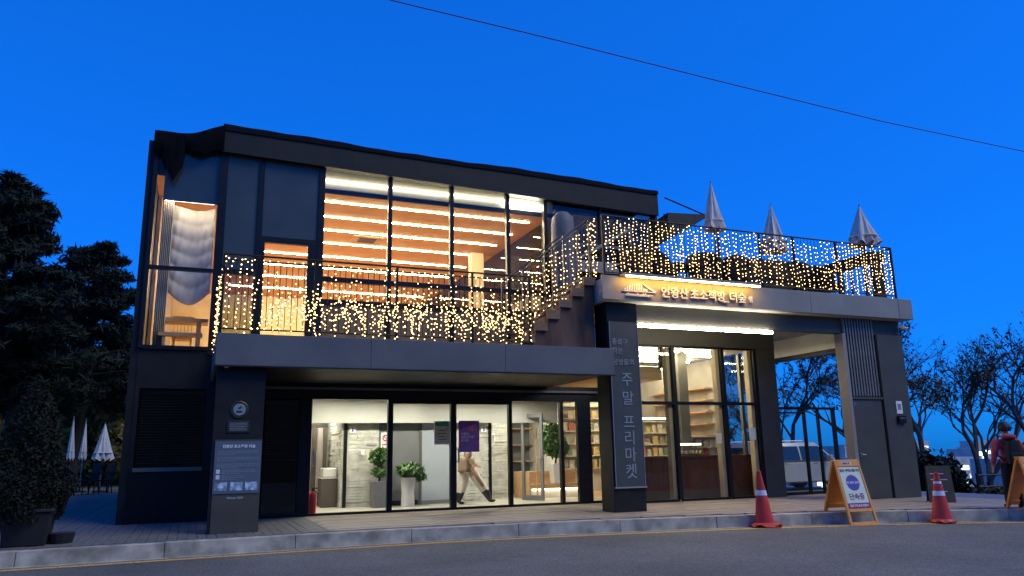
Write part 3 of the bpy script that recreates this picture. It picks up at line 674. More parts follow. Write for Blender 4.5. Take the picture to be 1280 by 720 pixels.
# ------------------------------------------------------------------ outside stair between balcony and terrace
st = thing('outdoor_stair', 'dark stained stair wall with timber treads rising to the terrace', 'stair', (7.3, 15.2, 3.43))
N = 6; x0s, z0s = 6.36, 3.46; run, rise = .305, .272
for i in range(N):
    xa = x0s+i*run; zt = z0s+(i+1)*rise
    bx('riser_block', 'rust_wall', st, xa, 8.11, 14.80, 14.96, z0s+i*rise-(.03 if i == 0 else 0), zt)
    bx('tread', 'tread_wood', st, xa-.03, xa+run, 14.97, 16.2, zt-.05, zt); bx('riser', 'tread_wood', st, xa, xa+.03, 14.97, 16.2, zt-rise, zt-.05)
for i in range(N): bx('tread_end', 'tread_wood', st, x0s+i*run-.04, x0s+(i+1)*run-.045, 14.735, 14.797, z0s+(i+1)*rise-.17, z0s+(i+1)*rise+.012)
bx('stair_side', 'rust_wall', st, 8.02, 8.12, 14.97, 17.5, 3.44, 5.05)

# ------------------------------------------------------------------ railings
def railing(t, p, q, h, posts, step=.11, r=.010, mid=True, double=False, zb=.10, mat='rail_dark'):
    p, q = Vector(p), Vector(q); L = (q-p); n = int(L.length/step)
    obj('top_rail', MB().tube([p+Vector((0, 0, h)), q+Vector((0, 0, h))], .02, 6), mat, t)
    if double: obj('hand_rail', MB().tube([p+Vector((0, 0, h-.10)), q+Vector((0, 0, h-.10))], .014, 6), mat, t)
    obj('bottom_rail', MB().tube([p+Vector((0, 0, zb)), q+Vector((0, 0, zb))], .016, 6), mat, t)
    ps = None
    for f in posts:
        a = p+L*f
        if ps is None: ps = obj('post', MB().box(-.022, .022, -.022, .022, 0, h), mat, t); ps.location = a
        else: share(ps, 'post', t, a)
    src = None; hb = (h-.10 if double else h)-zb
    for i in range(1, n):
        a = p+L*(i/n)+Vector((0, 0, zb))
        if src is None: src = obj('baluster', MB().tube([(0, 0, 0), (0, 0, hb)], r*.7, 4, False), mat, t); src.location = a
        else: share(src, 'baluster', t, a)
br = thing('balcony_railing', 'dark thin railing along the front edge of the canopy balcony', 'railing', (3.4, 14.42, 3.44))
railing(br, (.30, 14.42, 3.44), (6.36, 14.42, 3.44), 1.48, [0, .27, .53, .79, 1], double=True)
bl = thing('balcony_railing', 'dark thin railing closing the short left end of the canopy balcony', 'railing', (.30, 16, 3.44))
railing(bl, (.30, 14.50, 3.44), (.30, 17.5, 3.44), 1.48, [.5, 1], double=True)
sr = thing('stair_railing', 'sloping steel railing beside the outdoor stair', 'railing', (7.3, 14.84, 3.5))
railing(sr, (6.42, 14.86, 3.76), (8.14, 14.86, 5.18), 1.40, [0, .42, .97], double=True, mat='rail_grey')
sr2 = thing('stair_railing', 'sloping steel railing on the far side of the outdoor stair', 'railing', (7.3, 16.2, 3.5))
railing(sr2, (6.42, 16.1, 3.76), (8.1, 16.1, 5.14), 1.40, [0, .97], step=.22, double=True, mat='rail_grey')
tr = thing('terrace_railing', 'dark thin railing along the front edge of the roof terrace', 'railing', (12.6, 14.42, 5.07))
railing(tr, (8.20, 14.42, 5.07), (17.02, 14.42, 5.07), 1.42, [0, .14, .36, .50, .62, .78, .885, 1])
tr2 = thing('terrace_railing', 'dark thin railing along the outer side of the roof terrace', 'railing', (17.02, 17, 5.03))
railing(tr2, (17.22, 14.60, 5.03), (17.22, 19.3, 5.03), 1.5, [.3, .65, 1], step=.14)

# ------------------------------------------------------------------ string lights
rng = random.Random(3)
def curtain(label, strands, group='string light curtains on the railings', bs=.0118):
    t = thing('string_lights', label, 'string lights', strands[0][0], group)
    wm, bm = MB(), MB()
    for top, bot, n, sway in strands:
        top, bot = Vector(top), Vector(bot); pts = []
        for i in range(5): f = i/4; pts.append(top.lerp(bot, f)+Vector((rng.uniform(-sway, sway), rng.uniform(-.02, .02), 0)))
        wm.tube(pts, .0028, 3, False)
        ph = rng.random()
        for i in range(n):
            f = min(.999, (i+ph+rng.uniform(-.25, .25))/n); f = max(0, f)
            k = f*4; a = int(k); c = pts[a].lerp(pts[a+1], k-a)
            bm.octa(c+Vector((rng.uniform(-.012, .012), -.02, 0)), bs*rng.uniform(.75, 1.2))
    obj('wire', wm, 'rail_dark', t); o = obj('bulbs', bm, 'bulb', t); o['kind'] = 'stuff'; return t
S = []; x = .36
while x < 6.4:
    dense = 1.0 if x > .9 else 1.3
    S.append(((x, 14.40, 4.86-rng.uniform(0, .55)*(x > .9)), (x+rng.uniform(-.08, .08), 14.40, 3.47), int(rng.uniform(8, 12)*dense), .03)); x += rng.uniform(.08, .13)
S.append(((.34, 14.42, 4.84), (6.3, 14.42, 4.82), 40, .02))
for k in range(90): xx = rng.uniform(1.0, 6.3); S.append(((xx, 14.40, 4.2+rng.uniform(-.2, .2)), (xx+rng.uniform(-.5, .5), 14.40, 3.62+rng.uniform(-.1, .2)), 6, .06))
curtain('warm string lights hanging in a curtain on the canopy balcony railing', S)
S = []; y = 14.6
while y < 17.4: S.append(((.28, y, 4.84), (.26, y+.05, 3.2 if y < 16 else 3.5), 10, .05)); y += .2
curtain('warm string lights on the short left end of the balcony railing', S)
S = []; x = 6.45
while x < 8.15:
    z = 3.76+(x-6.42)*.826; S.append(((x, 14.83, z+1.25), (x+rng.uniform(-.08, .08), 14.83, z+.05), rng.randint(8, 12), .03)); x += rng.uniform(.07, .11)
for k in range(4): S.append(((8.12+.03*k, 14.80, 6.52), (8.12+.03*k, 14.80, 5.15), 9, .05))
curtain('warm string lights on the sloping stair railing', S)
S = []; x = 8.25
while x < 17.0:
    m = 1.25 if (x < 10.9 or x > 15.2) else 1.0
    S.append(((x, 14.40, 6.44+rng.uniform(-.1, .06)), (x+rng.uniform(-.06, .06), 14.40, 5.14+rng.uniform(0, .08)), int(rng.uniform(9.5, 14)*m), .03)); x += rng.uniform(.085, .125)
for k in range(14): xx = rng.uniform(8.4, 16.7); S.append(((xx, 14.40, 6.0+rng.uniform(-.4, .35)), (xx+rng.uniform(-.5, .5), 14.40, 5.5+rng.uniform(-.3, .3)), 6, .05))
curtain('warm string lights hanging in a curtain on the terrace front railing', S)
S = []; y = 14.7
while y < 19.2: S.append(((17.20, y, 6.45), (17.20, y, 5.15), 8, .04)); y += .22
curtain('warm string lights on the outer side of the terrace railing', S)

# ------------------------------------------------------------------ terrace parasols and furniture
def parasol(name, label, group, loc, h, zc, rb, mat, n=8, seed=0, lean=0, pole='pole_wood'):
    rr = random.Random(seed); t = thing(name, label, 'parasol', loc, group); X, Yy, Z = loc
    obj('pole', MB().tube([(X, Yy, Z+.05), (X+lean, Yy, Z+h)], .022, 8), pole, t)
    ph = rr.random()*6
    def cone(u, v):
        a = 2*pi*u; fold = 1+.20*cos(n*a+ph)*(.3+.7*v)+.12*sin(3*a+ph+v*2)+.04*sin(17*a+v*5)
        r = (.012+rb*.95*v**.95)*fold; zz = Z+h+.04-(h-zc+.04)*v+(.05*cos(n*a+ph)*v*v)
        return (X+lean*(1-v)+r*cos(a), Yy+r*sin(a), zz)
    obj('canopy', MB().grid(cone, 64, 10), mat, t, smooth=True, fixn=False)
    obj('finial', MB().lathe([(.016, 0), (.02, .03), (.006, .09)], (X+lean, Yy, Z+h+.02), 8), pole, t, smooth=True)
    obj('base', MB().lathe([(.26, 0), (.26, .05), (.05, .07), (.03, .25)], (X, Yy, Z), 16), 'pot_black', t, smooth=True)
    obj('tie_band', MB().lathe([(rb*.98, 0), (rb*1.02, .02), (rb*.98, .04)], (X, Yy, Z+zc+(h-zc)*.18), 16), mat, t)
    return t
g_ = 'folded parasols on the roof terrace'
parasol('folded_parasol', 'tall slim folded beige parasol next to the dark awning on the terrace', g_, (12.05, 15.4, 5.03), 3.0, 1.74, .25, 'canvas', seed=1)
parasol('folded_parasol', 'folded beige parasol between the other two on the terrace', g_, (14.42, 15.9, 5.03), 2.8, 1.50, .34, 'canvas', seed=2)
parasol('folded_parasol', 'wide folded beige parasol at the outer terrace corner', g_, (16.85, 15.1, 5.03), 2.8, 1.70, .38, 'canvas', seed=3)
cv = thing('covered_parasol', 'round topped parasol under a grey cover behind the stair', 'parasol', (8.45, 16.9, 3.44))
obj('cover', MB().lathe([(.30, 1.9), (.31, 2.4), (.30, 3.55), (.27, 3.75), (.16, 3.88), (.02, 3.93)], (8.45, 16.9, 3.44), 20), 'pot_grey', cv, smooth=True); obj('pole', MB().tube([(8.45, 16.9, 3.44), (8.45, 16.9, 5.5)], .03, 8), 'pole_wood', cv)
aw = thing('side_awning', 'dark awning propped out from the end wall of the upper storey', 'awning', (12, 18, 7.5))
a_, b_ = (11.87, 16.9, 7.72), (13.35, 16.7, 7.80)
obj('canopy', MB().hexa([(11.87, 17.2, 7.70), (13.20, 17.2, 7.78), (13.6, 20.5, 7.78), (11.87, 20.5, 7.3)], [(11.87, 17.2, 7.78), (13.20, 17.2, 7.84), (13.6, 20.5, 7.86), (11.87, 20.5, 7.42)]), 'awning', aw)
obj('canopy_edge', MB().prism([(11.87, 7.78), (13.2, 7.86), (13.2, 7.80), (11.95, 7.10), (11.87, 7.12)], 17.15, 17.19), 'awning', aw)
obj('stay', MB().tube([(11.87, 17.25, 8.25), (13.2, 17.25, 7.88)], .022, 6), 'rail_dark', aw); obj('stay', MB().tube([(11.87, 20.3, 8.25), (13.5, 20.3, 7.88)], .022, 6), 'rail_dark', aw)
for i in range(7): obj('roof_rib', MB().tube([(11.9, 17.4+i*.45, 7.80-.05*i), (13.2+.05*i, 17.4+i*.45, 7.87)], .018, 5), 'rail_dark', aw)
hu = thing('glass_screen', 'pale framed wind screen beside the terrace stair head', 'screen', (9.6, 17, 5.03))
bx('frame', 'fascia', hu, 9.0, 9.06, 17.2, 17.26, 5.03, 7.0); bx('frame', 'fascia', hu, 10.6, 10.68, 17.2, 17.26, 5.03, 7.3); bx('panel', 'fascia_grey', hu, 9.06, 10.6, 17.22, 17.24, 5.9, 6.2); bx('top_bar', 'fascia', hu, 9.06, 10.6, 17.21, 17.25, 6.6, 6.66)
obj('brace', MB().tube([(8.5, 17.25, 5.9), (10.6, 17.25, 7.15)], .05, 6), 'fascia_grey', hu)
# tub chairs
def tub_chair():
    t = thing('rattan_chair', 'dark rattan tub chair', 'chair', (0, 0, 0), 'rattan chairs on the roof terrace')
    def back(u, v):
        a = pi*(-.08+1.16*u); hh = .30+.42*sin(pi*u)**.7; r = .33+.06*v
        return (r*cos(a), r*sin(a), .30+(hh)*v)
    o = obj('back', MB().grid(back, 20, 5), 'rattan', t, smooth=True, fixn=False); o.modifiers.new('t', 'SOLIDIFY').thickness = .04
    obj('seat', MB().lathe([(.30, .30), (.34, .36), (.32, .42), (.05, .44)], (0, 0, 0), 18), 'rattan', t, smooth=True)
    for a in (.25, .75, 1.25, 1.75): obj('leg', MB().tube([(.24*cos(a*pi), .24*sin(a*pi), .32), (.29*cos(a*pi), .29*sin(a*pi), 0)], [.02, .014], 6), 'rattan', t)
    return t
tc = tub_chair(); spots = [(9.6, 15.3, 2.2, 'beside the stair head'), (10.25, 15.1, 1.2, 'by the light bar end'), (11.5, 15.2, -.6, 'with the leaning back near the slim parasol'), (12.5, 15.3, 2.6, 'to the left of the sofa'), (14.2, 15.2, 1.6, 'under the middle parasol'), (15.1, 15.6, 1.57, 'with a fan shaped back near the counter'), (15.4, 15.0, .8, 'between sofa and bar counter')]
for i, (x, y, r, wds) in enumerate(spots):
    lab = 'dark rattan tub chair '+wds+' on the terrace'
    if i == 0: tc.location = (x, y, 5.03); tc.rotation_euler.z = r; tc['label'] = lab
    else: dup(tc, (x, y, 5.03), r, lab, 1.15 if i in (5, 2) else 1.0)
sf = thing('terrace_sofa', 'long dark rattan sofa behind the terrace railing', 'sofa', (13.2, 15.2, 5.03))
bx('seat', 'rattan', sf, 12.6, 13.9, 14.9, 15.5, 5.13, 5.45, bevel=.03); bx('backrest', 'rattan', sf, 12.62, 13.88, 14.86, 14.96, 5.45, 5.98, bevel=.04)
for a in (12.5, 13.84): bx('arm', 'rattan', sf, a, a+.14, 14.88, 15.5, 5.1, 5.72, bevel=.03)
for a in (12.56, 13.88):
    for b in (14.95, 15.42): bx('leg', 'rattan', sf, a, a+.05, b, b+.05, 5.03, 5.12)
for i, (a, b, h) in enumerate(((9.9, 15.7, .72), (11.1, 15.6, .72))):
    t = thing('terrace_table', ('dark square table between the chairs by the stair head', 'dark square table beside the slim folded parasol')[i], 'table', (a, b, 5.03))
    bx('tabletop', 'rattan', t, a-.42, a+.42, b-.4, b+.4, 5.03+h, 5.07+h)
    for u in (-.36, .32):
        for v_ in (-.34, .30): bx('leg', 'rattan', t, a+u, a+u+.05, b+v_, b+v_+.05, 5.03, 5.03+h)
bc = thing('bar_counter', 'long dark bar counter along the outer terrace railing', 'bar counter', (16.8, 16.4, 5.03))
bx('top', 'rattan', bc, 16.55, 17.0, 14.62, 18.3, 6.20, 6.42); bx('end_panel', 'rattan', bc, 16.60, 16.95, 14.64, 14.76, 5.03, 6.20)
for yy in (15.8, 17.0, 18.1): bx('leg', 'rattan', bc, 16.62, 16.70, yy, yy+.08, 5.03, 6.20)
for i, (a, b) in enumerate(((15.9, 15.6), (15.9, 16.6))):
    t = thing('bar_stool', 'dark bar stool pulled up to the terrace bar counter', 'stool', (a, b, 5.03), 'bar stools at the terrace counter')
    obj('seat', MB().lathe([(.17, 0), (.18, .03), (.16, .05)], (a, b, 5.78), 14), 'rattan', t)
    for k in range(4): q = pi/4+k*pi/2; obj('leg', MB().tube([(a+.12*cos(q), b+.12*sin(q), 5.78), (a+.2*cos(q), b+.2*sin(q), 5.03)], .012, 5), 'rail_dark', t)

# ------------------------------------------------------------------ gate beside the bookshop
gt = thing('glass_gate', 'black framed glass gate beside the bookshop', 'gate', (16, 17.1, 0))
for a, b in ((14.96, 15.03), (15.95, 16.02), (16.46, 16.52), (17.02, 17.12)): bx('post', 'black_frame', gt, a, b, 17.06, 17.14, .0, 2.33)
bx('top_rail', 'black_frame', gt, 14.90, 17.14, 17.05, 17.15, 2.331, 2.40); bx('inner_rail', 'black_frame', gt, 15.03, 15.95, 17.08, 17.12, 2.22, 2.26)
for a, b in ((15.03, 15.95), (16.02, 16.46), (16.52, 17.02)):
    bx('bottom_rail', 'black_frame', gt, a, b, 17.07, 17.13, .0, .08); bx('pane', 'clear_glass', gt, a, b, 17.095, 17.105, .08, 2.32)

# ------------------------------------------------------------------ signs on the pillars
bn = thing('pillar_banner', 'tall grey green weekend market banner on the sign pillar', 'banner', (8.67, 14.5, .5))
bx('cloth', 'banner', bn, 8.31, 9.05, 14.515, 14.545, .52, 4.08)
for a in (8.31, 9.03): bx('edge_trim', 'letter_dim', bn, a, a+.014, 14.505, 14.515, .52, 4.08)
bx('bottom_rod', 'fascia_grey', bn, 8.29, 9.07, 14.50, 14.547, .49, .52)
for s_, z in (('종로구', 3.62), ('작은', 3.42), ('공방들의', 3.17)): text('lettering', s_, .15, 'banner_letter', bn, (8.36, 14.510, z), align='LEFT', fat=.001)
for s_, z in (('주', 2.78), ('말', 2.37), ('프', 1.86), ('리', 1.52), ('마', 1.17), ('켓', .82)): text('lettering', s_, .33, 'banner_letter', bn, (8.70, 14.510, z), fat=.001)
ip = thing('info_panel', 'blue grey visitor information panel on the left canopy pillar', 'information sign', (.73, 14.48, .65))
bx('plate', 'info_panel', ip, .345, 1.118, 14.470, 14.484, .66, 1.55)
text('heading', '인왕산 초소책방 더숲', .062, 'letter_white', ip, (.74, 14.466, 1.46), extrude=.002, fat=.002)
rl = random.Random(5)
def para(z, x0, x1, rows):
    for r in range(rows):
        m = MB(); x = x0; e = x1 if r < rows-1 else x0+(x1-x0)*rl.uniform(.4, .7)
        while x < e:
            w_ = rl.uniform(.02, .06); m.box(x, min(x+w_, e+.02), 14.467, 14.4695, z-r*.028, z-r*.028+.014); x += w_+.012
        obj('text_line', m, 'letter_dim', ip)
para(1.375, .39, 1.07, 3); para(1.265, .39, 1.07, 3); para(1.155, .39, 1.07, 3); para(1.05, .48, 1.03, 3); para(.95, .48, .85, 3)
for z in (1.0, .905):
    obj('code_block', MB().box(.385, .445, 14.467, 14.4695, z, z+.07), 'letter_grey', ip)
for a in (.375, .63, .875): bx('photo', 'photo_tone', ip, a, a+.20, 14.466, 14.4695, .71, .85)
text('lettering', 'Winner 2021', .05, 'letter_grey', pil, (.72, 14.482, .585), extrude=.002)
me_ = thing('round_plaque', 'round bronze award plaque on the left canopy pillar', 'plaque', (.71, 14.48, 2.1))
def disc(r, y0, y1, z): return MB().lathe([(r, 0), (r, .012), (r*.92, .02)], (0, 0, 0), 28)
def disc_at(r, d, x, y, z):
    m = MB().lathe([(r, 0), (r, d*.7), (r*.93, d)], (0, 0, 0), 28); m.v = [(x+a, y-c, z+b) for a, b, c in m.v]; return m
obj('rim', disc_at(.155, .02, .71, 14.5, 2.10), 'bronze', me_); obj('medallion', disc_at(.105, .012, .71, 14.48, 2.10), 'letter_dim', me_)
obj('emblem', MB().box(.66, .76, 14.462, 14.468, 2.05, 2.08).prism([(.69, 2.12), (.73, 2.12), (.75, 2.16), (.71, 2.15)], 14.462, 14.468), 'bronze', me_)
pq = thing('bronze_plate', 'rectangular bronze plate under the round plaque', 'plaque', (.71, 14.48, 1.8))
bx('plate', 'bronze', pq, .52, .90, 14.482, 14.5, 1.70, 1.91, bevel=.004)
for i in range(5): bx('text_line', 'letter_dim', pq, .56, .86, 14.4795, 14.482, 1.74+i*.03, 1.75+i*.03)
# posters and plates on the lobby glass
pp = thing('purple_poster', 'purple event poster on the lobby door glass', 'poster', (6.1, 17.6, 1.3))
bx('sheet', 'poster_purple', pp, 5.85, 6.37, 17.612, 17.622, 1.31, 2.05)
obj('swoosh', MB().prism([(5.87, 1.84), (6.15, 1.93), (6.28, 1.98), (6.33, 1.90), (6.33, 1.34), (5.87, 1.34)], 17.609, 17.6115), 'poster_violet', pp)
obj('flower', MB().prism([(6.18+.09*cos(a)*(1+.2*cos(5*a)), 1.86+.07*sin(a)*(1+.2*cos(5*a))) for a in np.linspace(0, 2*pi, 24)[:-1]], 17.606, 17.6085), 'poster_pink', pp)
for s_, z, sz in (('서울시', 1.73, .075), ('마음건강마켓', 1.655, .06), ('전시회', 1.575, .07)): text('lettering', s_, sz, 'letter_white', pp, (5.90, 17.6065, z), align='LEFT', extrude=.001, fat=.001)
for i in range(4): bx('text_line', 'letter_dim', pp, 5.90, 6.25-.03*i, 17.6065, 17.6085, 1.50-i*.04, 1.512-i*.04)
gp = thing('green_notice', 'notice sheet with a green heading band on the lobby glass', 'notice', (5.42, 17.6, 1.5))
bx('sheet', 'paper_white', gp, 5.24, 5.62, 17.616, 17.622, 1.49, 2.04); bx('print', 'poster_ochre', gp, 5.26, 5.60, 17.613, 17.6155, 1.52, 1.92); bx('heading', 'poster_green', gp, 5.26, 5.60, 17.613, 17.6155, 1.921, 2.02)
for i in range(4): bx('text_line', 'ink', gp, 5.34, 5.53-.03*(i % 2), 17.610, 17.6128, 1.60+i*.07, 1.615+i*.07)
ns = thing('no_smoking_sign', 'white no smoking notice with red ring on the grey lobby door', 'notice', (4.55, 19.6, 1.4))
bx('sheet', 'paper_white', ns, 4.42, 4.66, 19.605, 19.617, 1.46, 1.84)
m = MB()
for i in range(20):
    a, b = 2*pi*i/20, 2*pi*(i+1)/20; P = lambda r, t: (4.54+r*cos(t), 1.70+r*sin(t)); m.prism([P(.055, a), P(.085, a), P(.085, b), P(.055, b)], 19.6, 19.604)
m.prism([(4.48, 1.75), (4.495, 1.765), (4.60, 1.65), (4.585, 1.635)], 19.6, 19.604); obj('ring', m, 'red_paint', ns); bx('text_line', 'red_paint', ns, 4.45, 4.63, 19.6, 19.604, 1.52, 1.55)
for nm, x, lab in (('restroom_sign', 3.68, "small white restroom plate beside the stalls' doorway"), ('restroom_sign', 7.20, 'small white restroom plate behind the purple poster')):
    t = thing(nm, lab, 'sign', (x, 19.55, 1.75)); bx('plate', 'paper_white', t, x-.08, x+.08, 19.545, 19.565, 1.83, 1.99); bx('figure', 'sign_blue', t, x-.018, x+.018, 19.540, 19.5445, 1.86, 1.93); obj('head', disc_at(.016, .004, x, 19.545, 1.95), 'sign_blue', t)
tag(bx('wall_dispenser', 'ceramic', None, 3.88, 3.98, 19.46, 19.565, 1.28, 1.40, bevel=.012), 'small white dispenser on the grey stone wall', 'dispenser')
tag(bx('wall_sign', 'stall_pink', None, 4.05, 4.30, 19.548, 19.566, 1.52, 1.58), 'slim beige name strip on the grey stone wall', 'sign')
hd = thing('hand_dryer', 'white hand dryer on the wall beside the stone doorway', 'hand dryer', (7.56, 20.1, 1.3))
bx('body', 'white_plastic', hd, 7.492, 7.68, 19.95, 20.22, 1.45, 1.80, bevel=.03); obj('nozzle', MB().tube([(7.58, 20.08, 1.45), (7.60, 20.06, 1.40)], .03, 8), 'black_frame', hd)
tag(obj('dryer_cord', MB().tube([(7.50, 20.1, 1.45), (7.51, 20.05, 1.1), (7.51, 20.02, .7), (7.51, 20.0, .4)], .012, 5), 'white_plastic'), 'pale cord hanging down the wall below the hand dryer', 'cord')
# lobby plants, extinguisher
def plant(name, label, loc, pot, potmat, fol, mat, size, n, trunk=None, seed=1):
    t = thing(name, label, 'plant', loc); X, Yy, Z = loc; r = np.random.RandomState(seed)
    if pot[0] == 'sq': obj('pot', MB().hexa([(X-pot[1], Yy-pot[1], Z), (X+pot[1], Yy-pot[1], Z), (X+pot[1], Yy+pot[1], Z), (X-pot[1], Yy+pot[1], Z)], [(X-pot[2], Yy-pot[2], Z+pot[3]), (X+pot[2], Yy-pot[2], Z+pot[3]), (X+pot[2], Yy+pot[2], Z+pot[3]), (X-pot[2], Yy+pot[2], Z+pot[3])]), potmat, t, bevel=.01)
    else: obj('pot', MB().lathe([(pot[1], 0), (pot[2]*.8, pot[3]*.5), (pot[2], pot[3]), (pot[2]*1.1, pot[3]+.02), (pot[2]*.9, pot[3]+.01)], (X, Yy, Z), 18), potmat, t, smooth=True)
    if trunk: obj('trunk', MB().tube([(X, Yy, Z+pot[3]), (X+.03, Yy, Z+pot[3]+trunk*.5), (X, Yy, Z+pot[3]+trunk)], [.03, .02, .014], 6), 'bark', t)
    pts = []
    for (cx, cz, rx, rz, k) in fol:
        d = r.normal(size=(int(n*k), 3)); d /= np.linalg.norm(d, axis=1)[:, None]; d *= r.uniform(.35, 1, (len(d), 1))
        pts.append(np.array([X+cx, Yy, Z+cz])+d*np.array([rx, rx, rz]))
    obj('foliage', leaves(np.concatenate(pts), size, .4, 2.6, rng=r), mat, t, fixn=False); return t
plant('potted_plant', 'slim bushy plant in a grey square pot by the stone wall', (4.30, 19.2, .02), ('sq', .17, .19, .62), 'pot_grey', [(0, 1.22, .26, .22, 1), (.02, .85, .2, .12, .6)], 'indoor_leaf', .065, 620, .55, 1)
plant('potted_plant', 'broad leafy plant in a tall white pot in the lobby', (4.98, 19.0, .02), ('round', .17, .19, .68), 'pot_white', [(.05, .86, .36, .17, 1), (.28, .72, .18, .1, .3)], 'indoor_leaf', .075, 750, None, 2)
plant('potted_tree', 'tall leafy indoor tree in a white pot behind the lobby door', (9.62, 20.2, .40), ('sq', .13, .15, .55), 'pot_white', [(-.1, 1.25, .34, .5, 1), (.1, 1.0, .3, .3, .6)], 'indoor_leaf', .08, 900, .6, 3)
fe = thing('fire_extinguisher', 'red fire extinguisher on the lobby floor by the black column', 'fire extinguisher', (2.52, 17.95, .02))
obj('cylinder', MB().lathe([(.085, .02), (.09, .06), (.09, .40), (.06, .47), (.03, .50)], (2.52, 17.95, .02), 16), 'red_paint', fe, smooth=True)
obj('valve', MB().box(2.49, 2.55, 17.92, 17.98, .52, .57).box(2.50, 2.64, 17.94, 17.96, .56, .585), 'black_frame', fe); obj('hose', MB().tube([(2.55, 17.92, .54), (2.63, 17.88, .45), (2.62, 17.88, .2)], .012, 6), 'rubber', fe); obj('stand', MB().lathe([(.11, 0), (.11, .02)], (2.52, 17.95, .02), 14), 'sign_orange', fe)
# open glass door and reading steps behind it
od = thing('open_glass_door', 'grey framed glass door standing open at the end of the lobby', 'door', (8.35, 18.9, 0))
def leaf(x0, y0, x1, y1, a, b, z0, z1, t=.05):
    d = Vector((x1-x0, y1-y0, 0)); n = Vector((-d.y, d.x, 0)).normalized()*t*.5; p, q = Vector((x0, y0, 0))+d*a, Vector((x0, y0, 0))+d*b
    return MB().hexa([p-n+Vector((0, 0, z0)), q-n+Vector((0, 0, z0)), q+n+Vector((0, 0, z0)), p+n+Vector((0, 0, z0))], [p-n+Vector((0, 0, z1)), q-n+Vector((0, 0, z1)), q+n+Vector((0, 0, z1)), p+n+Vector((0, 0, z1))])
D_ = (8.28, 19.5, 8.62, 18.85)
for nm, a, b, z0, z1 in (('stile', 0, .12, .03, 2.3), ('stile', .88, 1, .03, 2.3), ('rail', .12, .88, .03, .16), ('rail', .12, .88, 2.2, 2.3)): obj(nm, leaf(*D_, a, b, z0, z1), 'door_grey', od)
obj('pane', leaf(*D_, .12, .88, .16, 2.2, .012), 'clear_glass', od); obj('handle', MB().tube([(8.59, 18.85, 1.12), (8.53, 18.83, 1.12), (8.44, 18.95, 1.12)], .015, 6), 'steel', od)
rs = thing('reading_steps', 'stepped pale wooden reading bench lit from beneath', 'bench', (9.6, 21, 0))
bx('lower_step', 'wood_light', rs, 8.75, 10.4, 20.0, 20.5, .28, .40); bx('upper_step', 'wood_light', rs, 8.75, 10.4, 20.5, 21.1, .62, .74); bx('riser', 'wood_light', rs, 8.75, 10.4, 20.52, 20.55, .40, .62); bx('side', 'wood_light', rs, 8.7, 8.75, 20.0, 21.1, .02, .74)
bx('plinth', 'pot_white', rs, 8.76, 10.4, 20.08, 20.12, .02, .26); bx('light', 'bench_light', rs, 8.8, 10.3, 20.03, 20.06, .255, .275)
mo = thing('leaning_frame', 'slim wooden ladder frame leaning by the reading steps', 'frame', (8.9, 19.9, 0))
obj('upright', MB().tube([(8.92, 19.95, .02), (8.92, 19.95, 1.95)], .022, 6), 'wood_light', mo); obj('arm', MB().tube([(8.92, 19.95, 1.6), (8.72, 19.95, 1.95)], .02, 6), 'wood_light', mo)
cb('rear_panel', 'door_grey', 8.6, 10.6, 22.6, 22.7, .02, 2.6)
for i in range(3): cb('shelf', 'wood_light', 8.9, 10.6, 22.3, 22.6, 1.0+.5*i, 1.03+.5*i)

# ------------------------------------------------------------------ road furniture
def cone(label, loc, h, seed, bands, lean=(0, 0), crumple=.03, fl=.11):
    t = thing('traffic_cone', label, 'traffic cone', loc, 'traffic cones by the kerb'); X, Yy, Z = loc; r = random.Random(seed); ph = r.random()*6
    R = lambda f: .185*(1-f)+.045*f
    def skin(u, v):
        a = 2*pi*u; rr = R(v)*(1+.03*sin(2*a+ph)*(1-v)); return (X+lean[0]*v*h+rr*cos(a), Yy+lean[1]*v*h+rr*sin(a), Z+.05+(h-.05)*v)
    obj('body', MB().grid(skin, 28, 12), 'cone_red', t, smooth=True)
    obj('top_cap', MB().lathe([(.046, -.006), (.05, .0), (.048, .05), (.035, .055)], (X+lean[0]*h, Yy+lean[1]*h, Z+h-.02), 14), 'cone_red', t)
    def skirt(u, v):
        a = 2*pi*u; sq = 1/max(abs(cos(a+.4)), abs(sin(a+.4)))**.75
        rr = (.17+fl*v)*(1+(sq-1)*v); z = .055*(1-v)+.02+crumple*v*(sin(5*a+ph)+.5*sin(9*a))
        return (X+rr*cos(a), Yy+rr*sin(a), Z+max(.004, z))
    o = obj('base', MB().grid(skirt, 56, 5), 'cone_red', t, smooth=True, fixn=False); o.modifiers.new('t', 'SOLIDIFY').thickness = .02
    for f0, f1 in bands:
        def band(u, v):
            f = f0+(f1-f0)*v; a = 2*pi*u; return (X+lean[0]*f*h+(R(f)*(1+.03*sin(2*a+ph)*(1-f))+.004)*cos(a), Yy+lean[1]*f*h+(R(f)*(1+.03*sin(2*a+ph)*(1-f))+.004)*sin(a), Z+.05+(h-.05)*f)
        obj('reflective_band', MB().grid(band, 28, 2), 'reflective', t, smooth=True)
    return t
cone('red traffic cone with crumpled base and one white band', (10.40, 12.44, RZ), 1.03, 4, [(.56, .66)], (-.05, 0), .028)
cone('red traffic cone with two white bands beside the chalkboard', (13.72, 11.22, RZ), .93, 9, [(.54, .64), (.80, .85)], (0, 0), .012, .03)

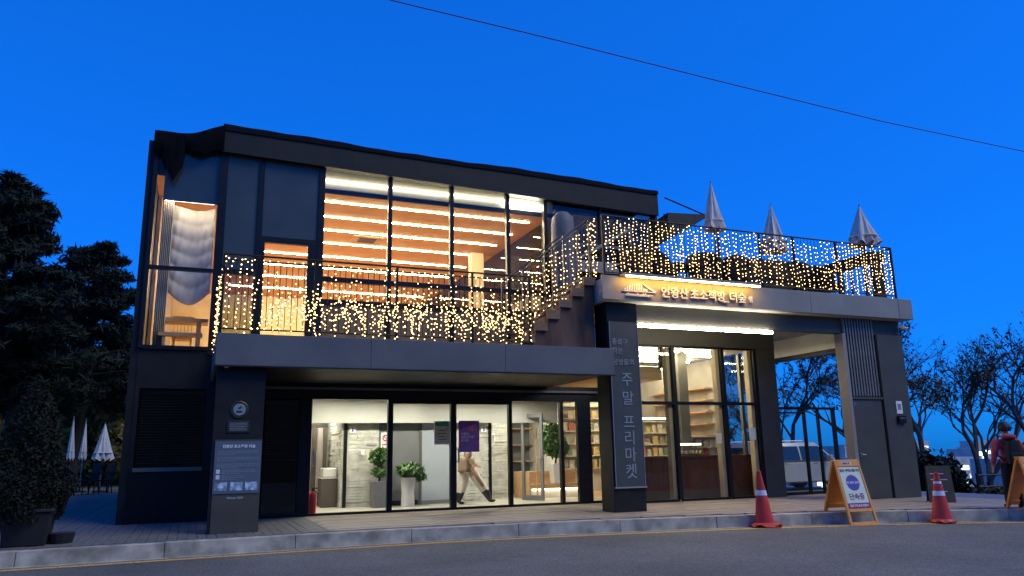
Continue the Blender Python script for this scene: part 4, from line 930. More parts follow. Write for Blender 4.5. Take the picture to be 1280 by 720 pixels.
def a_sign(label, loc, rz, printed=True):
    t = thing('folding_sign', label, 'sign', (0, 0, 0), 'orange folding signs on the kerb')
    T0 = Vector((0, -.03, 1.0)); FB = Vector((0, -.36, RZ)); BB = Vector((0, .30, .0)); W = .30
    dn = (FB-T0); nrm = Vector((0, dn.z, -dn.y)).normalized(); nrm = nrm if nrm.y < 0 else -nrm
    def F(u, f, d): return Vector((u*W*(1+.12*f), 0, 0))+T0+dn*f+nrm*d
    def slab(u0, u1, f0, f1, d0, d1): return MB().hexa([F(u0, f1, d0), F(u1, f1, d0), F(u1, f1, d1), F(u0, f1, d1)], [F(u0, f0, d0), F(u1, f0, d0), F(u1, f0, d1), F(u0, f0, d1)])
    fp = obj('front_frame', slab(-1, -.84, 0, 1, -.03, .012), 'sign_orange2', t, bevel=.006)
    for a in ((.84, 1, 0, 1), (-.839, .839, 0, .10), (-.839, .839, .755, .80), (-.839, .839, .95, 1)): obj('front_frame', slab(*a, -.03, .012), 'sign_orange2', t, bevel=.006)
    obj('front_panel', slab(-.838, .838, .101, .754, -.025, .002), 'sign_orange', t)
    fc = obj('face', slab(-.80, .80, .11, .745, .003, .006), 'sign_face', t)
    tl = Matrix.Translation((0, 0, 0)); zx = Vector((1, 0, 0)); zz = nrm; zy = zz.cross(zx)
    tm_ = Matrix(((zx.x, zy.x, zz.x, 0), (zx.y, zy.y, zz.y, 0), (zx.z, zy.z, zz.z, 0), (0, 0, 0, 1)))
    obj('face_band', slab(-.80, .80, .665, .745, .0061, .008), 'sign_purple', fc)
    P = lambda f: F(0, f, .0085)
    m = MB(); m.f = []
    c0 = F(0, .355, .0062); m.v = []
    def dsk(r, d, mt, nm):
        pts = [c0+zx*r*cos(a)+zy*r*sin(a) for a in np.linspace(0, 2*pi, 33)[:-1]]; mm = MB()
        mm.v = [tuple(p) for p in pts]+[tuple(p+nrm*d) for p in pts]; mm.f = [tuple(range(32))[::-1], tuple(range(32, 64))]+[(i, (i+1) % 32, 32+(i+1) % 32, 32+i) for i in range(32)]
        obj(nm, mm, mt, fc)
    dsk(.158, .0012, 'sign_red', 'ring'); dsk(.142, .002, 'sign_blue', 'disc')
    text('lettering', '협조 부탁드립니다', .062, 'ink', fc, P(.165), tilt=tm_, extrude=.001, fat=.002)
    text('lettering', '주 정차 금지', .056, 'letter_white', fc, F(0, .355, .0092), tilt=tm_, extrude=.001, fat=.001)
    text('lettering', '단속중', .135, 'sign_purple', fc, P(.575), tilt=tm_, extrude=.001, fat=.003)
    text('lettering', '종로구청,종로경찰서', .052, 'letter_white', fc, P(.708), tilt=tm_, extrude=.001, fat=.001)
    bx_ = slab(-.42, .30, .03, .07, .0121, .0135); obj('sticker', bx_, 'sign_face', t); obj('sticker_mark', slab(-.40, -.02, .035, .065, .0136, .015), 'sign_blue', t); obj('sticker_mark', slab(.02, .18, .035, .065, .0136, .015), 'sign_red', t)
    bd = BB-T0; bn_ = Vector((0, -bd.z, bd.y)).normalized(); bn_ = bn_ if bn_.y > 0 else -bn_
    def B(u, f, d): return Vector((u*W*(1+.12*f), .06, 0))+T0+bd*f+bn_*d
    def bslab(u0, u1, f0, f1, d0, d1): return MB().hexa([B(u0, f1, d0), B(u1, f1, d0), B(u1, f1, d1), B(u0, f1, d1)], [B(u0, f0, d0), B(u1, f0, d0), B(u1, f0, d1), B(u0, f0, d1)])
    for a in ((-1, -.8, 0, 1), (.8, 1, 0, 1), (-.799, .799, 0, .12), (-.799, .799, .84, .93)): obj('rear_frame', bslab(*a, -.03, .02), 'sign_orange', t, bevel=.005)
    obj('rear_panel', bslab(-.798, .798, .12, .84, -.005, .008), 'sign_orange', t)
    obj('top_hinge', MB().box(-W, W, -.04, .075, .985, 1.012), 'sign_orange2', t, bevel=.006)
    t.location = loc; t.rotation_euler.z = rz; return t
a_sign('orange folding sign with blue disc straddling the kerb between the two cones', (12.22, 12.05, 0), -.08)
a_sign('orange folding sign standing next to the person in the red jacket', (15.60, 10.62, 0), .0)
cbd = thing('chalkboard', 'black folding chalkboard with white writing behind the cone', 'sign', (0, 0, 0))
for sgn, nm in ((-1, 'front_board'), (1, 'rear_board')):
    obj(nm, MB().hexa([(-.27, sgn*.22-.012, .0), (.27, sgn*.22-.012, .0), (.27, sgn*.22+.012, .0), (-.27, sgn*.22+.012, .0)], [(-.25, sgn*.03-.012, .80), (.25, sgn*.03-.012, .80), (.25, sgn*.03+.012, .80), (-.25, sgn*.03+.012, .80)]), 'board_brown' if sgn < 0 else 'chalkboard', cbd, bevel=.004)
for i, (a, b) in enumerate(((-.18, .10), (-.18, .16), (-.15, .05), (-.18, .12))): zc = .62-.13*i; yy = -.03-.19*(1-zc/.8)-.015; obj('chalk_line', MB().box(a, b, yy-.004, yy, zc, zc+.018), 'letter_white', cbd)
cbd.location = (15.95, 13.0, 0); cbd.rotation_euler.z = -.75

# ------------------------------------------------------------------ people
def human(name, label, J, zones, loc, rz, group=None):
    """J: name -> (parent, xyz, radius); zones(centre) -> material index"""
    mats, zf = zones
    me = bpy.data.meshes.new('body'); idx = {k: i for i, k in enumerate(J)}
    me.from_pydata([J[k][1] for k in J], [(idx[J[k][0]], idx[k]) for k in J if J[k][0]], []); me.update()
    o = bpy.data.objects.new('tmp', me); COL.objects.link(o)
    sk = o.modifiers.new('s', 'SKIN'); sk.use_smooth_shade = True; sk.branch_smoothing = .35
    for i, k in enumerate(J): r = J[k][2]; me.skin_vertices[0].data[i].radius = r if isinstance(r, tuple) else (r, r)
    me.skin_vertices[0].data[idx['pelvis']].use_root = True
    sb = o.modifiers.new('u', 'SUBSURF'); sb.levels = 2; sb.render_levels = 2
    m2 = bpy.data.meshes.new_from_object(o.evaluated_get(bpy.context.evaluated_depsgraph_get())); bpy.data.objects.remove(o)
    t = thing(name, label, 'person', (0, 0, 0), group)
    m2.materials.clear(); ob = obj('body', m2, mats, t, fixn=False)
    for p in m2.polygons: p.material_index = zf(p.center); p.use_smooth = True
    t.location = loc; t.rotation_euler.z = rz; return t
def hand(J, wrist, tip, side, curl=.02):
    w_, d = Vector(J[wrist][1]), Vector(tip)-Vector(J[wrist][1]); p = wrist+'_palm'
    J[p] = (wrist, tuple(w_+d*.45), (.036, .022)); sidev = Vector(side)
    for i, (o, ln) in enumerate(((-.024, .85), (-.008, 1.0), (.008, .95), (.024, .75))):
        a = p+'f%d' % i; J[a] = (p, tuple(w_+d*.62+sidev*o), .0095); J[a+'m'] = (a, tuple(w_+d*(.62+.25*ln)+sidev*o*1.1+Vector((curl*.5, 0, 0))), .009); J[a+'t'] = (a+'m', tuple(w_+d*(.62+.45*ln)+sidev*o*1.1+Vector((curl*1.4, 0, 0))), .0075)
    J[p+'th'] = (p, tuple(w_+d*.45-sidev*.035+Vector((.015, 0, 0))), .010); J[p+'tt'] = (p+'th', tuple(w_+d*.72-sidev*.045+Vector((.02, 0, 0))), .0085)
def head_bits(t, c, hair_long=False, bun=False):
    c = Vector(c); rr = random.Random(2)
    def cap(u, v):
        a = 2*pi*u; e = pi*(.02+(.60 if not hair_long else .70)*v)
        fr = max(0, cos(a))*v; r = .112*(1+.06*sin(9*a)*v+.04*sin(5*a+1))
        return (c.x-.012+r*sin(e)*cos(a)*(1-.35*fr), c.y+r*.9*sin(e)*sin(a), c.z+.02+r*1.12*cos(e)+.06*fr)
    o = obj('hair', MB().grid(cap, 28, 10), 'hair', t, smooth=True, fixn=False); o.modifiers.new('t', 'SOLIDIFY').thickness = .02
    for s_ in (-1, 1):
        obj('eye', MB().octa((c.x+.088, c.y+s_*.032, c.z), .011), 'ink', t); obj('ear', MB().lathe([(.008, -.028), (.016, -.01), (.018, .012), (.008, .028)], (c.x, c.y+s_*.088, c.z-.005), 8), 'skin', t, smooth=True)
    obj('mouth', MB().box(c.x+.078, c.x+.09, c.y-.022, c.y+.022, c.z-.062, c.z-.054), 'sign_red', t)
# walker behind the lobby glass
J = {'pelvis': (None, (0, 0, .93), (.15, .12)), 'waist': ('pelvis', (.0, 0, 1.08), (.135, .11)), 'chest': ('waist', (.02, 0, 1.30), (.165, .125)), 'neckb': ('chest', (.03, 0, 1.43), (.075, .065)), 'neck': ('neckb', (.04, 0, 1.50), .052),
     'head': ('neck', (.055, 0, 1.585), (.075, .085)), 'crown': ('head', (.055, 0, 1.68), (.07, .08)), 'nose': ('head', (.145, 0, 1.595), .014),
     'hipR': ('pelvis', (.05, -.09, .86), .15), 'kneeR': ('hipR', (.30, -.09, .52), .13), 'ankR': ('kneeR', (.53, -.09, .21), .10), 'heelR': ('ankR', (.57, -.09, .07), .048), 'toeR': ('heelR', (.72, -.10, .09), .036),
     'hipL': ('pelvis', (-.03, .09, .86), .15), 'kneeL': ('hipL', (-.08, .09, .50), .13), 'ankL': ('kneeL', (-.18, .09, .21), .10), 'heelL': ('ankL', (-.20, .09, .06), .048), 'toeL': ('heelL', (-.05, .10, .035), .036),
     'shR': ('chest', (.02, -.18, 1.37), .07), 'elR': ('shR', (-.10, -.23, 1.12), .052), 'wrR': ('elR', (.05, -.24, .93), .036),
     'shL': ('chest', (.02, .18, 1.37), .07), 'elL': ('shL', (.10, .23, 1.12), .052), 'wrL': ('elL', (.28, .22, .98), .036)}
hand(J, 'wrR', (.12, -.24, .80), (.6, .6, 0)); hand(J, 'wrL', (.42, .20, .92), (0, .3, .9))
wr = [Vector(J['wrR'][1]), Vector(J['wrL'][1])]
def zw(c):
    if c.z < .36 and (c.x > .38 or c.z < .30): return 2
    if c.z > 1.48: return 3
    if any((c-q).length < .05 or (c.z < q.z-.01 and (c-q).length < .25 and abs(c.y) > .15) for q in wr): return 3
    return 1 if c.z < .97 and abs(c.y) < .2 else 0
pw = human('person', 'person in beige jacket, cream trousers and black boots walking behind the purple poster', J, (['jacket_beige', 'trousers_cream', 'boot_black', 'skin'], zw), (6.45, 18.75, .02), 0)
head_bits(pw, (.055, 0, 1.61), True)
obj('jacket_hem', MB().grid(lambda u, v: ((.17+.05*v)*cos(2*pi*u)*(1+.05*sin(12*pi*u))-.01, (.155+.04*v)*sin(2*pi*u)*(1+.05*sin(12*pi*u)), 1.16-.36*v), 36, 4), 'jacket_beige', pw, smooth=True, fixn=False).modifiers.new('t', 'SOLIDIFY').thickness = .02
# hiker seen from behind (local +X is forwards)
J = {'pelvis': (None, (0, 0, .92), (.15, .125)), 'waist': ('pelvis', (.0, 0, 1.06), (.15, .13)), 'chest': ('waist', (0, 0, 1.28), (.185, .14)), 'neckb': ('chest', (.01, 0, 1.40), (.09, .08)), 'neck': ('neckb', (.02, 0, 1.46), .058),
     'head': ('neck', (.035, 0, 1.545), (.075, .085)), 'crown': ('head', (.035, 0, 1.64), (.07, .08)), 'nose': ('head', (.125, 0, 1.555), .014),
     'hipR': ('pelvis', (0, -.09, .85), .105), 'kneeR': ('hipR', (.04, -.095, .48), .075), 'ankR': ('kneeR', (-.02, -.10, .12), .055), 'heelR': ('ankR', (-.03, -.10, .05), .046), 'toeR': ('heelR', (.12, -.11, .035), .036),
     'hipL': ('pelvis', (0, .09, .85), .105), 'kneeL': ('hipL', (.06, .095, .48), .075), 'ankL': ('kneeL', (.10, .10, .12), .055), 'heelL': ('ankL', (.09, .10, .05), .046), 'toeL': ('heelL', (.24, .11, .035), .036),
     'shR': ('chest', (0, -.20, 1.34), .085), 'elR': ('shR', (-.04, -.29, 1.08), .062), 'wrR': ('elR', (.06, -.30, .86), .04),
     'shL': ('chest', (0, .20, 1.34), .085), 'elL': ('shL', (-.04, .29, 1.08), .062), 'wrL': ('elL', (.06, .30, .86), .04)}
hand(J, 'wrR', (.09, -.30, .70), (1, 0, 0)); hand(J, 'wrL', (.09, .30, .70), (1, 0, 0))
def zr(c):
    if c.z < .10: return 2
    if c.z > 1.46: return 3
    if c.z < .86 and abs(c.y) > .235: return 3
    return 1 if c.z < .90 and abs(c.y) < .22 else 0
ph = human('person', 'person in a red jacket with black backpack standing with back turned', J, (['jacket_red', 'cloth_black', 'boot_black', 'skin'], zr), (15.58, 10.98, -.01), 1.05)
head_bits(ph, (.035, 0, 1.57))
hb_ = ph
bk = thing('backpack', 'black backpack worn over the red jacket', 'backpack', (0, 0, 0))
def bag(u, v):
    a = 2*pi*u; w_ = .15*abs(cos(a))**.5*(1 if cos(a) > 0 else -1); d = .10*abs(sin(a))**.5*(1 if sin(a) > 0 else -1); k = (1-.25*v**3)*(.85+.15*min(1, v*4)); return (-.23+d*k, w_*k, .88+.46*v)
obj('bag', MB().grid(bag, 32, 10).box(-.30, -.16, -.10, .10, 1.33, 1.345), 'cloth_black', bk, smooth=True)
obj('pocket', MB().box(-.355, -.32, -.11, .11, .92, 1.10), 'cloth_black', bk, bevel=.012)
for s_ in (-1, 1): obj('strap', MB().tube([(-.16, s_*.09, 1.30), (-.06, s_*.11, 1.43), (.07, s_*.12, 1.44), (.16, s_*.13, 1.28), (.12, s_*.16, 1.05), (-.12, s_*.15, .95)], .02, 6), 'cloth_black', bk)
bk.location = ph.location; bk.rotation_euler = ph.rotation_euler
obj('hood', MB().grid(lambda u, v: (-.10+.09*cos(2*pi*u)*sin(pi*(.08+.84*v)), .15*sin(2*pi*u)*sin(pi*(.08+.84*v)), 1.42+.07*cos(pi*(.08+.84*v))), 20, 8), 'jacket_red', ph, smooth=True)

# ------------------------------------------------------------------ cars
def car(name, label, loc, rz, paint, L=4.8, W=1.85, H=1.65, van=False):
    t = thing(name, label, 'car', (0, 0, 0)); h = H
    prof = [(-L/2, .45), (-L/2+.02, .95), (-L/2+.12, h*.62), (-L/2+.35, h*.93), (-L/2+.75, h), (.35, h), (.75, h*.96), (1.45, h*.66), (L/2-.25, h*.56), (L/2-.03, h*.44), (L/2, .40), (L/2-.1, .26), (-L/2+.1, .26)]
    def half(z): return W/2*(1 if z < h*.6 else 1-.17*((z-h*.6)/(h*.4)))
    zb = h*.60
    low = [(-L/2, .45), (-L/2+.02, .95*zb), (-L/2+.10, zb), (1.62, zb), (L/2-.25, h*.55), (L/2-.03, h*.44), (L/2, .40), (L/2-.1, .26), (-L/2+.1, .26)]
    bd = obj('body', MB().prism(low, -W/2, W/2), paint, t, bevel=.045, smooth=True)
    cabx = [(-L/2+.14, zb-.02), (1.55, zb-.02)]; topx = [(-L/2+.50, h), (.72, h)]
    obj('cabin', MB().hexa([(-L/2+.14, -half(zb), zb-.02), (1.55, -half(zb), zb-.02), (1.55, half(zb), zb-.02), (-L/2+.14, half(zb), zb-.02)], [(-L/2+.50, -half(h), h), (.72, -half(h), h), (.72, half(h), h), (-L/2+.50, half(h), h)]), paint, t, bevel=.03, smooth=True)
    def q(x, z, e=.012): return half(z)+e
    for s_ in (-1, 1):
        for (a, b, c, d) in ((-L/2+.35, -L/2+1.35, -L/2+1.35, -L/2+.48), (-L/2+1.43, -.10, -.10, -L/2+1.43), (-.02, 1.28, .78, -.02)):
            z0, z1 = h*.64, h*.92
            obj('side_window', MB().hexa([(a, s_*q(a, z0, -.02), z0), (b, s_*q(b, z0, -.02), z0), (b, s_*q(b, z0), z0), (a, s_*q(a, z0), z0)], [(d, s_*q(d, z1, -.02), z1), (c, s_*q(c, z1, -.02), z1), (c, s_*q(c, z1), z1), (d, s_*q(d, z1), z1)]), 'car_glass', t)
        for x in (-L/2+.95, L/2-.95):
            wl = obj('wheel', MB().tube([(x, s_*(W/2-.2), .34), (x, s_*(W/2+.012), .34)], .34, 20), 'rubber', t); obj('rim', MB().tube([(x, s_*(W/2), .34), (x, s_*(W/2+.022), .34)], .22, 14), 'steel', wl)
        obj('roof_rail', MB().tube([(-L/2+.7, s_*W*.36, h), (-L/2+.8, s_*W*.36, h+.05), (.25, s_*W*.36, h+.05), (.4, s_*W*.36, h)], .018, 6), 'steel', t)
        for x in (-.75, .55): obj('door_handle', MB().box(x-.1, x+.1, s_*(W/2)-.01, s_*(W/2)+.03, h*.56, h*.575), 'steel', t)
        obj('trim_strip', MB().box(-L/2+.3, 1.3, s_*W/2-.01, s_*W/2+.014, h*.615, h*.63), 'steel', t)
        obj('headlight', MB().box(L/2-.22, L/2-.02, s_*W*.38-.16, s_*W*.38+.16, .62, .76), 'reflective', t); obj('tail_light', MB().box(-L/2-.01, -L/2+.08, s_*W*.42-.08, s_*W*.42+.08, .72, 1.0), 'red_paint', t)
        obj('mirror', MB().box(.95, 1.08, s_*(W/2+.16)-.10, s_*(W/2+.16)+.10, h*.63, h*.73), paint, t, bevel=.02)
    obj('windscreen', MB().hexa([(.80, -W*.36, h*.955), (.80, W*.36, h*.955), (.83, W*.36, h*.965), (.83, -W*.36, h*.965)][::1], [(1.42, -W*.44, h*.68), (1.42, W*.44, h*.68), (1.46, W*.44, h*.69), (1.46, -W*.44, h*.69)]), 'car_glass', t)
    obj('rear_window', MB().hexa([(-L/2+.13, -W*.40, h*.66), (-L/2+.13, W*.40, h*.66), (-L/2+.09, W*.40, h*.66), (-L/2+.09, -W*.40, h*.66)], [(-L/2+.35, -W*.36, h*.90), (-L/2+.35, W*.36, h*.90), (-L/2+.30, W*.36, h*.91), (-L/2+.30, -W*.36, h*.91)]), 'car_glass', t)
    pl_ = obj('number_plate', MB().box(-L/2-.02, -L/2+.01, -.26, .26, .58, .70), 'paper_white', t)
    t.location = loc; t.rotation_euler.z = rz; return t
car('parked_car', 'silver sport utility car with roof rails parked behind the glass gate', (18.55, 21.0, -.10), .02, 'car_silver', 4.7, 1.85, 1.55)
car('parked_car', 'white car parked on the lower ground behind the service pillar', (29.6, 25.6, -1.62), 1.05, 'car_white', 4.6, 1.85, 1.55)

# ------------------------------------------------------------------ vegetation
def pine(label, loc, H, spread, seed, n=9000, lean=(0, 0), low=.3, leaf=.10, gap=.0):
    r = np.random.RandomState(seed); t = thing('pine_tree', label, 'tree', loc, 'pine trees beside the cafe'); X, Yy, Z = loc
    tp = [(X+lean[0]*f*f*H+.15*sin(f*5+seed), Yy+lean[1]*f*H+.12*cos(f*4), Z-.2+f*H) for f in np.linspace(0, .97, 9)]
    obj('trunk', MB().tube(tp, [.026*H*(1-.85*f)+.02 for f in np.linspace(0, 1, 9)], 9), 'bark', t, smooth=True)
    lm, pts = MB(), []; nl = int(18+H*1.9)
    for i in range(nl):
        f = low+(1-low)*(i+.5)/nl; k = f*.97*8/.97; a = min(int(f*8), 7); b = Vector(tp[a]).lerp(Vector(tp[a+1]), f*8-a)
        az = i*2.4+r.uniform(-.4, .4); L = spread*(1.02-f)**.62*r.uniform(.45, 1.2)+.3
        d = Vector((cos(az), sin(az), 0)); e = b+d*L*.55+Vector((0, 0, .1*L)); e2 = b+d*L+Vector((0, 0, .02*L+r.uniform(-.2, .3)))
        lm.tube([b, e, e2], [.05*(1.1-f)*H/9+.012, .03*(1.1-f)*H/9+.01, .012], 5, False)
        npad = int(5+L*4.5)
        for kx in range(npad):
            g = r.uniform(.28, 1.04); side = Vector((-d.y, d.x, 0))*r.normal()*.20*L*(1.15-g*.5); root = b+d*L*g*.8+Vector((0, 0, .08*L*g))
            c = b+d*L*g+side+Vector((0, 0, .08*L*g+r.uniform(-.25, .30)))
            lm.tube([root, c], [.012, .006], 3, False)
            pr = r.uniform(.16, .52); m_ = max(8, int(n/(nl*npad)*(pr/.36)**2*1.1)); fx = r.uniform(.7, 1.5)
            q = r.normal(size=(m_, 3)); q /= np.linalg.norm(q, axis=1)[:, None]; q *= r.uniform(.15, 1, (m_, 1))**.6
            pts.append(np.array(c)+q*np.array([pr*fx, pr*fx, pr*r.uniform(.3, .6)]))
    obj('limbs', lm, 'bark', t, smooth=True)
    obj('crown', leaves(np.concatenate(pts), leaf*.9, .5, 4.6, rng=r), 'needles', t, fixn=False); return t
pine('tall layered pine with open limbs behind the left deck', (-5.2, 42, -.1), 12.2, 5.0, 5, 30000, (.02, 0), .34)
pine('big dark pine rising beside the smaller deck pines', (-7.3, 34, -.1), 12.7, 4.6, 8, 30000, (.03, 0), .42)
pine('mid sized pine filling between the two tall pines', (-7.4, 39, 0), 9.6, 4.0, 17, 22000, (.01, 0), .38)
pine('low spreading pine against the end of the cafe', (-3.4, 47, .6), 8.2, 4.2, 12, 24000, (.01, 0), .42)
pine('dense pine deep behind the deck furniture', (-8.6, 50, .9), 10.5, 5.4, 21, 26000, (0, 0), .34, .13)
pine('broad pine at the far back of the deck', (-13.5, 44, .5), 10.5, 5, 33, 24000, (0, 0), .36, .13)
def bush(name, label, cat, loc, rx, rz, mat, n, leaf, seed, shape='round', group=None, ry=None):
    r = np.random.RandomState(seed); t = thing(name, label, cat, loc, group); X, Yy, Z = loc; ry = ry or rx
    obj('stem', MB().tube([(X, Yy, Z-.1), (X+.02, Yy, Z+rz*.5), (X, Yy, Z+rz*(.9 if shape == 'cone' else 1.2))], [.05, .035, .015], 6), 'bark', t)
    u = r.uniform(0, 1, n); a = r.uniform(0, 2*pi, n)
    if shape == 'cone':
        f = u**1.15; prof = np.where(f < .22, .72+.28*f/.22, (1-(f-.22)/.78)**.72); lump = 1+.13*np.sin(3*a+f*9)+.10*np.sin(7*a-f*16)
        rr = rx*prof*lump*r.uniform(.45, 1, n)**.5; p = np.stack([X+rr*np.cos(a), Yy+rr*np.sin(a), Z+f*rz+r.normal(0, .04, n)], 1)
    else:
        c = r.uniform(-1, 1, n); sn = np.sqrt(1-c*c); lump = 1+.18*np.sin(3*a+c*4)+.12*np.sin(6*a-c*7); k = lump*r.uniform(.3, 1, n)**.4
        p = np.stack([X+rx*sn*np.cos(a)*k, Yy+ry*sn*np.sin(a)*k, Z+rz*(1+c*k)], 1)
    obj('crown', leaves(p, leaf, .5, 1.9, rng=r), mat, t, fixn=False); return t
bush('cypress_shrub', 'cone shaped dark evergreen shrub in the black planter by the kerb', 'shrub', (-2.38, 14.25, .42), .60, 2.12, 'cypress_leaf', 46000, .034, 3, 'cone')
pt = thing('planter', 'black square planter holding the cone shaped evergreen', 'planter', (-2.3, 14.25, 0))
obj('tub', MB().hexa([(-2.58, 14.0, .0), (-2.02, 14.0, .0), (-2.02, 14.5, .0), (-2.58, 14.5, .0)], [(-2.64, 13.92, .5), (-1.96, 13.92, .5), (-1.96, 14.58, .5), (-2.64, 14.58, .5)]), 'pot_black', pt, bevel=.015); bx('rim', 'pot_black', pt, -2.67, -1.93, 13.89, 14.61, .5, .55, bevel=.01)
obj('saucer', MB().lathe([(.16, 0), (.2, .16), (.17, .16)], (-1.84, 14.3, .0), 14), 'pot_black', pt)
p2 = thing('planter', 'low brown planter box at the left end of the deck', 'planter', (-3.0, 14.1, 0))
bx('tub', 'pot_brown', p2, -3.4, -2.70, 13.95, 14.45, 0, .40, bevel=.012); bx('rim', 'pot_brown', p2, -3.43, -2.68, 13.93, 14.47, .40, .44)
bush('shrub', 'dark leafy shrub in the low brown planter box', 'shrub', (-3.05, 14.2, .38), .42, .30, 'cypress_leaf', 2500, .08, 6)
bush('maple_tree', 'dark red maple leaning in at the left edge', 'tree', (-8.3, 24.5, 2.6), 1.5, 1.6, 'maple_leaf', 5000, .13, 9)
obj('trunk', MB().tube([(-8.4, 24.5, -.2), (-8.5, 24.6, 1.6), (-8.3, 24.5, 3.5)], [.1, .08, .05], 7), 'bark', bpy.data.objects['maple_tree'])
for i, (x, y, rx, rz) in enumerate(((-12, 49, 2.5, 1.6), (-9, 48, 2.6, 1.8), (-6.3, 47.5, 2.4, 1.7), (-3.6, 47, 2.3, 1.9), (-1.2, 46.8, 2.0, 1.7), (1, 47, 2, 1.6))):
    bush('hedge_bush', 'yellowish green bank shrub, leaf colour brightened as if lit, behind the deck fence', 'shrub', (x, y, -.2), rx, rz*1.25, 'hedge_leaf_lit', 3500, .22, 40+i, group='bank shrubs behind the deck fence')
for i, (x, rx, rz) in enumerate(((-15, 3.4, 2.6), (-10.5, 3.2, 3.0), (-6.5, 3.0, 2.8), (-2.8, 3.2, 3.1), (1.5, 3.0, 2.8))):
    bush('bank_thicket', 'dark brown thicket on the bank behind the yellowish shrubs', 'shrub', (x, 54, 0), rx, rz, 'dry_leaf', 5000, .26, 140+i, group='thickets on the bank')
fn = thing('mesh_fence', 'thin wire fence along the back of the left deck', 'fence', (-5, 43.6, -.1))
for i in range(8): bx('post', 'rail_dark', fn, -12+2*i, -11.95+2*i, 43.6, 43.65, -.1, 1.6)
for z in (.1, .55, 1.0, 1.5): obj('wire', MB().tube([(-12, 43.62, z), (2, 43.62, z)], .012, 4), 'rail_dark', fn)
def bare(label, loc, H, seed, leafn=500, spread=.55, leafmat='dry_leaf', group='bare trees beyond the car park'):
    r = random.Random(seed); t = thing('bare_tree', label, 'tree', loc, group); m = MB(); tips = []
    def grow(p, d, L, rad, dep):
        q = p+d*L*.5+Vector((r.uniform(-.06, .06), r.uniform(-.06, .06), 0))*L; e = p+d*L
        m.tube([p, q, e], [rad, rad*.85, rad*.68], 6 if dep < 2 else 4 if dep < 4 else 3, False)
        if dep >= 2: tips.append((p, e))
        if dep == 7: return
        for k in range(3 if dep in (1, 2, 3, 4) else 2):
            ax = Vector((r.gauss(0, 1), r.gauss(0, 1), r.gauss(0, .5))).normalized(); nd = (d+ax*r.uniform(spread*.6, spread*1.3)+Vector((0, 0, .06))).normalized()
            grow(e if k < 2 else p.lerp(e, .6), nd, L*r.uniform(.62, .86), rad*(.66 if k < 2 else .45), dep+1)
    X = Vector(loc); grow(X-Vector((0, 0, .2)), Vector((r.uniform(-.15, .15), r.uniform(-.1, .1), 1)).normalized(), H*.26, H*.02, 0)
    obj('branches', m, 'twig', t, smooth=False, fixn=False)
    P = np.array([tuple(a.lerp(b, r.random())) for a, b in r.choices(tips, k=leafn)])+np.random.RandomState(seed).normal(0, .06, (leafn, 3))
    obj('leaves', leaves(P, .10, .5, 1.9, rng=np.random.RandomState(seed)), leafmat, t, fixn=False)
def gz(x, y): return hgt(x, y)
for i, (x, y, H, nl_, lab) in enumerate(((27.2, 30, 9.6, 1600, 'half bare tree seen through the glass gate'), (24.3, 30, 5.8, 1100, 'leafy young tree close behind the bookshop corner'), (31.2, 26.5, 9.8, 1500, 'half bare tree with hanging leaves beside the service pillar'),
        (35.2, 26.5, 9.2, 900, 'dense bare tree behind the chalkboard'), (38.4, 25.5, 11.5, 900, 'tall bare tree behind the person in red'), (42.5, 27, 12, 700, 'bare tree behind the further folding sign'), (37, 31, 11, 700, 'bare tree in the second row over the city lights'), (33.5, 31, 9.5, 700, 'slender bare tree between the service pillar and city lights'), (45, 33, 13, 500, 'large bare tree at the end of the row'), (29.5, 35, 8, 300, 'bare tree standing behind the parked silver car'))):
    bare(lab, (x, y, gz(x, y)), H, 60+i, nl_)
bush('mound_pine', 'low rounded dark pine beside the white car', 'shrub', (28.5, 23.4, -1.0), 1.15, .95, 'needles', 3500, .14, 77)
hr = thing('rope_fence', 'low dark rail fence at the drop behind the chalkboard', 'fence', (35, 24, -1.7))
for i in range(7): x = 30.5+1.7*i; bx('post', 'rail_dark', hr, x, x+.08, 23.0-.18*i, 23.08-.18*i, -1.9, .10)
for z in (.02, -.45): obj('rail', MB().tube([(30.5, 23.04, z), (40.7, 21.96, z)], .035, 5), 'rail_dark', hr)
for i, (x, y) in enumerate(((31.5, 24.2), (34, 23.8), (36.5, 23.6), (39.2, 23.4))):
    bush('hedge_bush', 'brownish low hedge bush along the rail fence', 'shrub', (x, y, -1.7), 1.5, .62, 'dry_leaf', 1800, .12, 90+i, group='hedge bushes along the rail fence')
r = random.Random(11)
for i in range(48):      # the city below the hill
    az = radians(22.5+r.uniform(20, 36)); dist = r.uniform(450, 1100); x, y = dist*sin(az), dist*cos(az); zb = hgt(x, y); top = r.uniform(-26, 9)*dist/800; wd = r.uniform(10, 24)
    t = thing('city_tower', 'distant pale blue city block with lit windows below the hill', 'building', (x, y, zb), 'city blocks below the hill')
    obj('block', MB().box(x-wd/2, x+wd/2, y-wd/2, y+wd/2, zb-2, top), 'far_wall', t)
    for k in range(r.randint(4, 9)):
        zz = top-r.uniform(1, 22); xx = x+r.uniform(-.4, .25)*wd; ww = r.uniform(2, 7); obj('lit_window', MB().box(xx, xx+ww, y-wd/2-.3, y-wd/2-.1, zz, zz+r.uniform(1.2, 2.6)), 'city_warm' if r.random() < .12 else 'city_light', t)

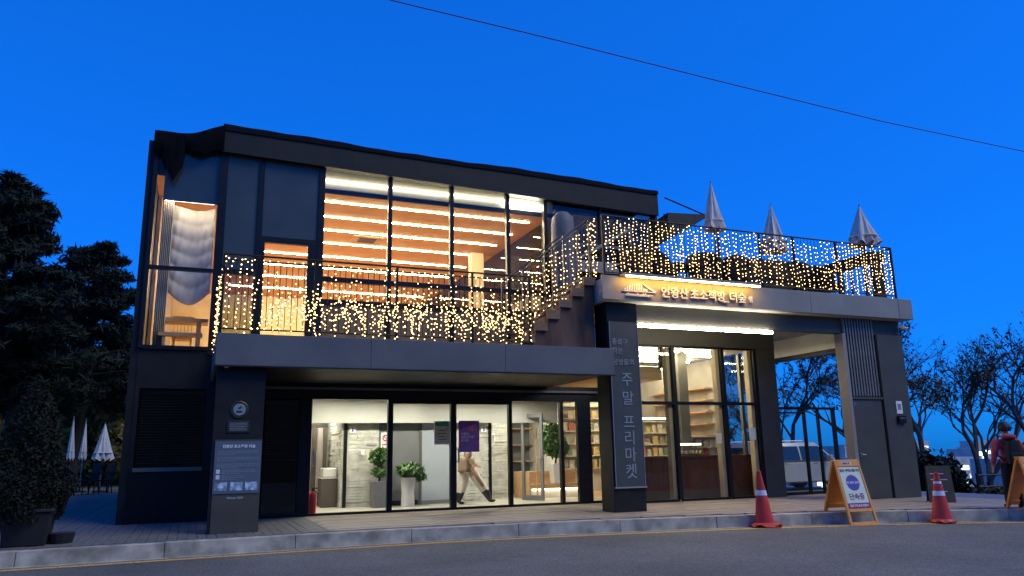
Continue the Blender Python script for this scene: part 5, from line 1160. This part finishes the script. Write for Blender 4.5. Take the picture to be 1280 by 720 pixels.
# ------------------------------------------------------------------ left deck furniture
for i, (x, y, rb, h, zc, lab) in enumerate(((-4.55, 35.5, .12, 2.95, 1.35, 'slim closed white parasol paired with another by the deck chairs'), (-4.28, 37, .12, 2.9, 1.35, 'closed white parasol right behind its pair on the deck'), (-3.50, 36.5, .36, 2.75, 1.3, 'half furled white parasol flaring out over the deck chairs'), (-2.45, 37.5, .36, 2.7, 1.25, 'closed white parasol half hidden by the cafe corner'), (-5.9, 38.5, .16, 3.15, 1.2, 'closed white parasol just showing past the evergreen shrub'))):
    parasol('deck_parasol', lab, 'closed white parasols on the left deck', (x, y, 0), h, zc, rb, 'canvas_white', seed=20+i, pole='steel', n=7 if rb < .2 else 9)
up_ = thing('open_parasol', 'open white parasol peeking in at the left edge behind the shrub', 'parasol', (-6.9, 25, 0))
obj('canopy', MB().lathe([(.02, 2.75), (.5, 2.55), (1.0, 2.22), (1.15, 2.05), (1.13, 2.04), (.5, 2.5)], (-6.9, 25, -.25), 10), 'canvas_white', up_); obj('pole', MB().tube([(-6.9, 25, 0), (-6.9, 25, 2.45)], .025, 8), 'steel', up_)
def deck_chair():
    t = thing('deck_chair', 'black slatted armchair', 'chair', (0, 0, 0), 'black armchairs on the left deck')
    bx('seat', 'rail_dark', t, -.26, .26, -.26, .26, .42, .46)
    for i in range(6): obj('back_slat', MB().hexa([(-.25+.088*i, .24, .46), (-.20+.088*i, .24, .46), (-.20+.088*i, .27, .46), (-.25+.088*i, .27, .46)], [(-.25+.088*i, .36, .95), (-.20+.088*i, .36, .95), (-.20+.088*i, .39, .95), (-.25+.088*i, .39, .95)]), 'rail_dark', t)
    bx('back_rail', 'rail_dark', t, -.28, .28, .35, .40, .95, 1.02)
    for s_ in (-1, 1):
        bx('arm', 'rail_dark', t, s_*.28-.025, s_*.28+.025, -.24, .34, .66, .70)
        for yy in (-.24, .24): obj('leg', MB().tube([(s_*.25, yy, .66 if yy < 0 else .46), (s_*.29, yy*1.2, 0)], .02, 6), 'rail_dark', t)
    return t
dc_ = deck_chair()
for i, (x, y, rz, lab) in enumerate(((-3.75, 34.2, -.9, 'below the flaring parasol'), (-3.3, 34.8, -1.2, 'drawn up to the long deck table'), (-4.5, 33.6, 2.2, 'with its back to the paired parasols'), (-2.8, 35.6, -1.4, 'standing out towards the cafe wall'), (-5.3, 34.5, 1.8, 'half behind the evergreen shrub'))):
    L_ = 'black slatted armchair '+lab
    if i == 0: dc_.location = (x, y, 0); dc_.rotation_euler.z = rz; dc_['label'] = L_; dc_.scale = (1.15,)*3
    else: dup(dc_, (x, y, 0), rz, L_, 1.15)
dt = thing('deck_table', 'black square table among the armchairs on the left deck', 'table', (-4.6, 35, 0))
bx('tabletop', 'rail_dark', dt, -5.1, -4.2, 34.3, 35.1, .72, .76)
for a in (-5.05, -4.3):
    for b in (34.35, 35.0): bx('leg', 'rail_dark', dt, a, a+.05, b, b+.05, 0, .72)

# ------------------------------------------------------------------ overhead cable
tag(obj('overhead_cable', MB().tube([(-14, 16, 11.6), (-6, 16, 11.86), (0, 16, 11.9), (3.6, 16, 11.83), (8, 16, 11.68), (12.57, 16, 11.47), (19.15, 16, 11.2), (25.8, 16, 11.12), (34, 16, 11.2)], .014, 5), 'cable_red'), 'thin dark red cable strung across the sky above the roof', 'cable')
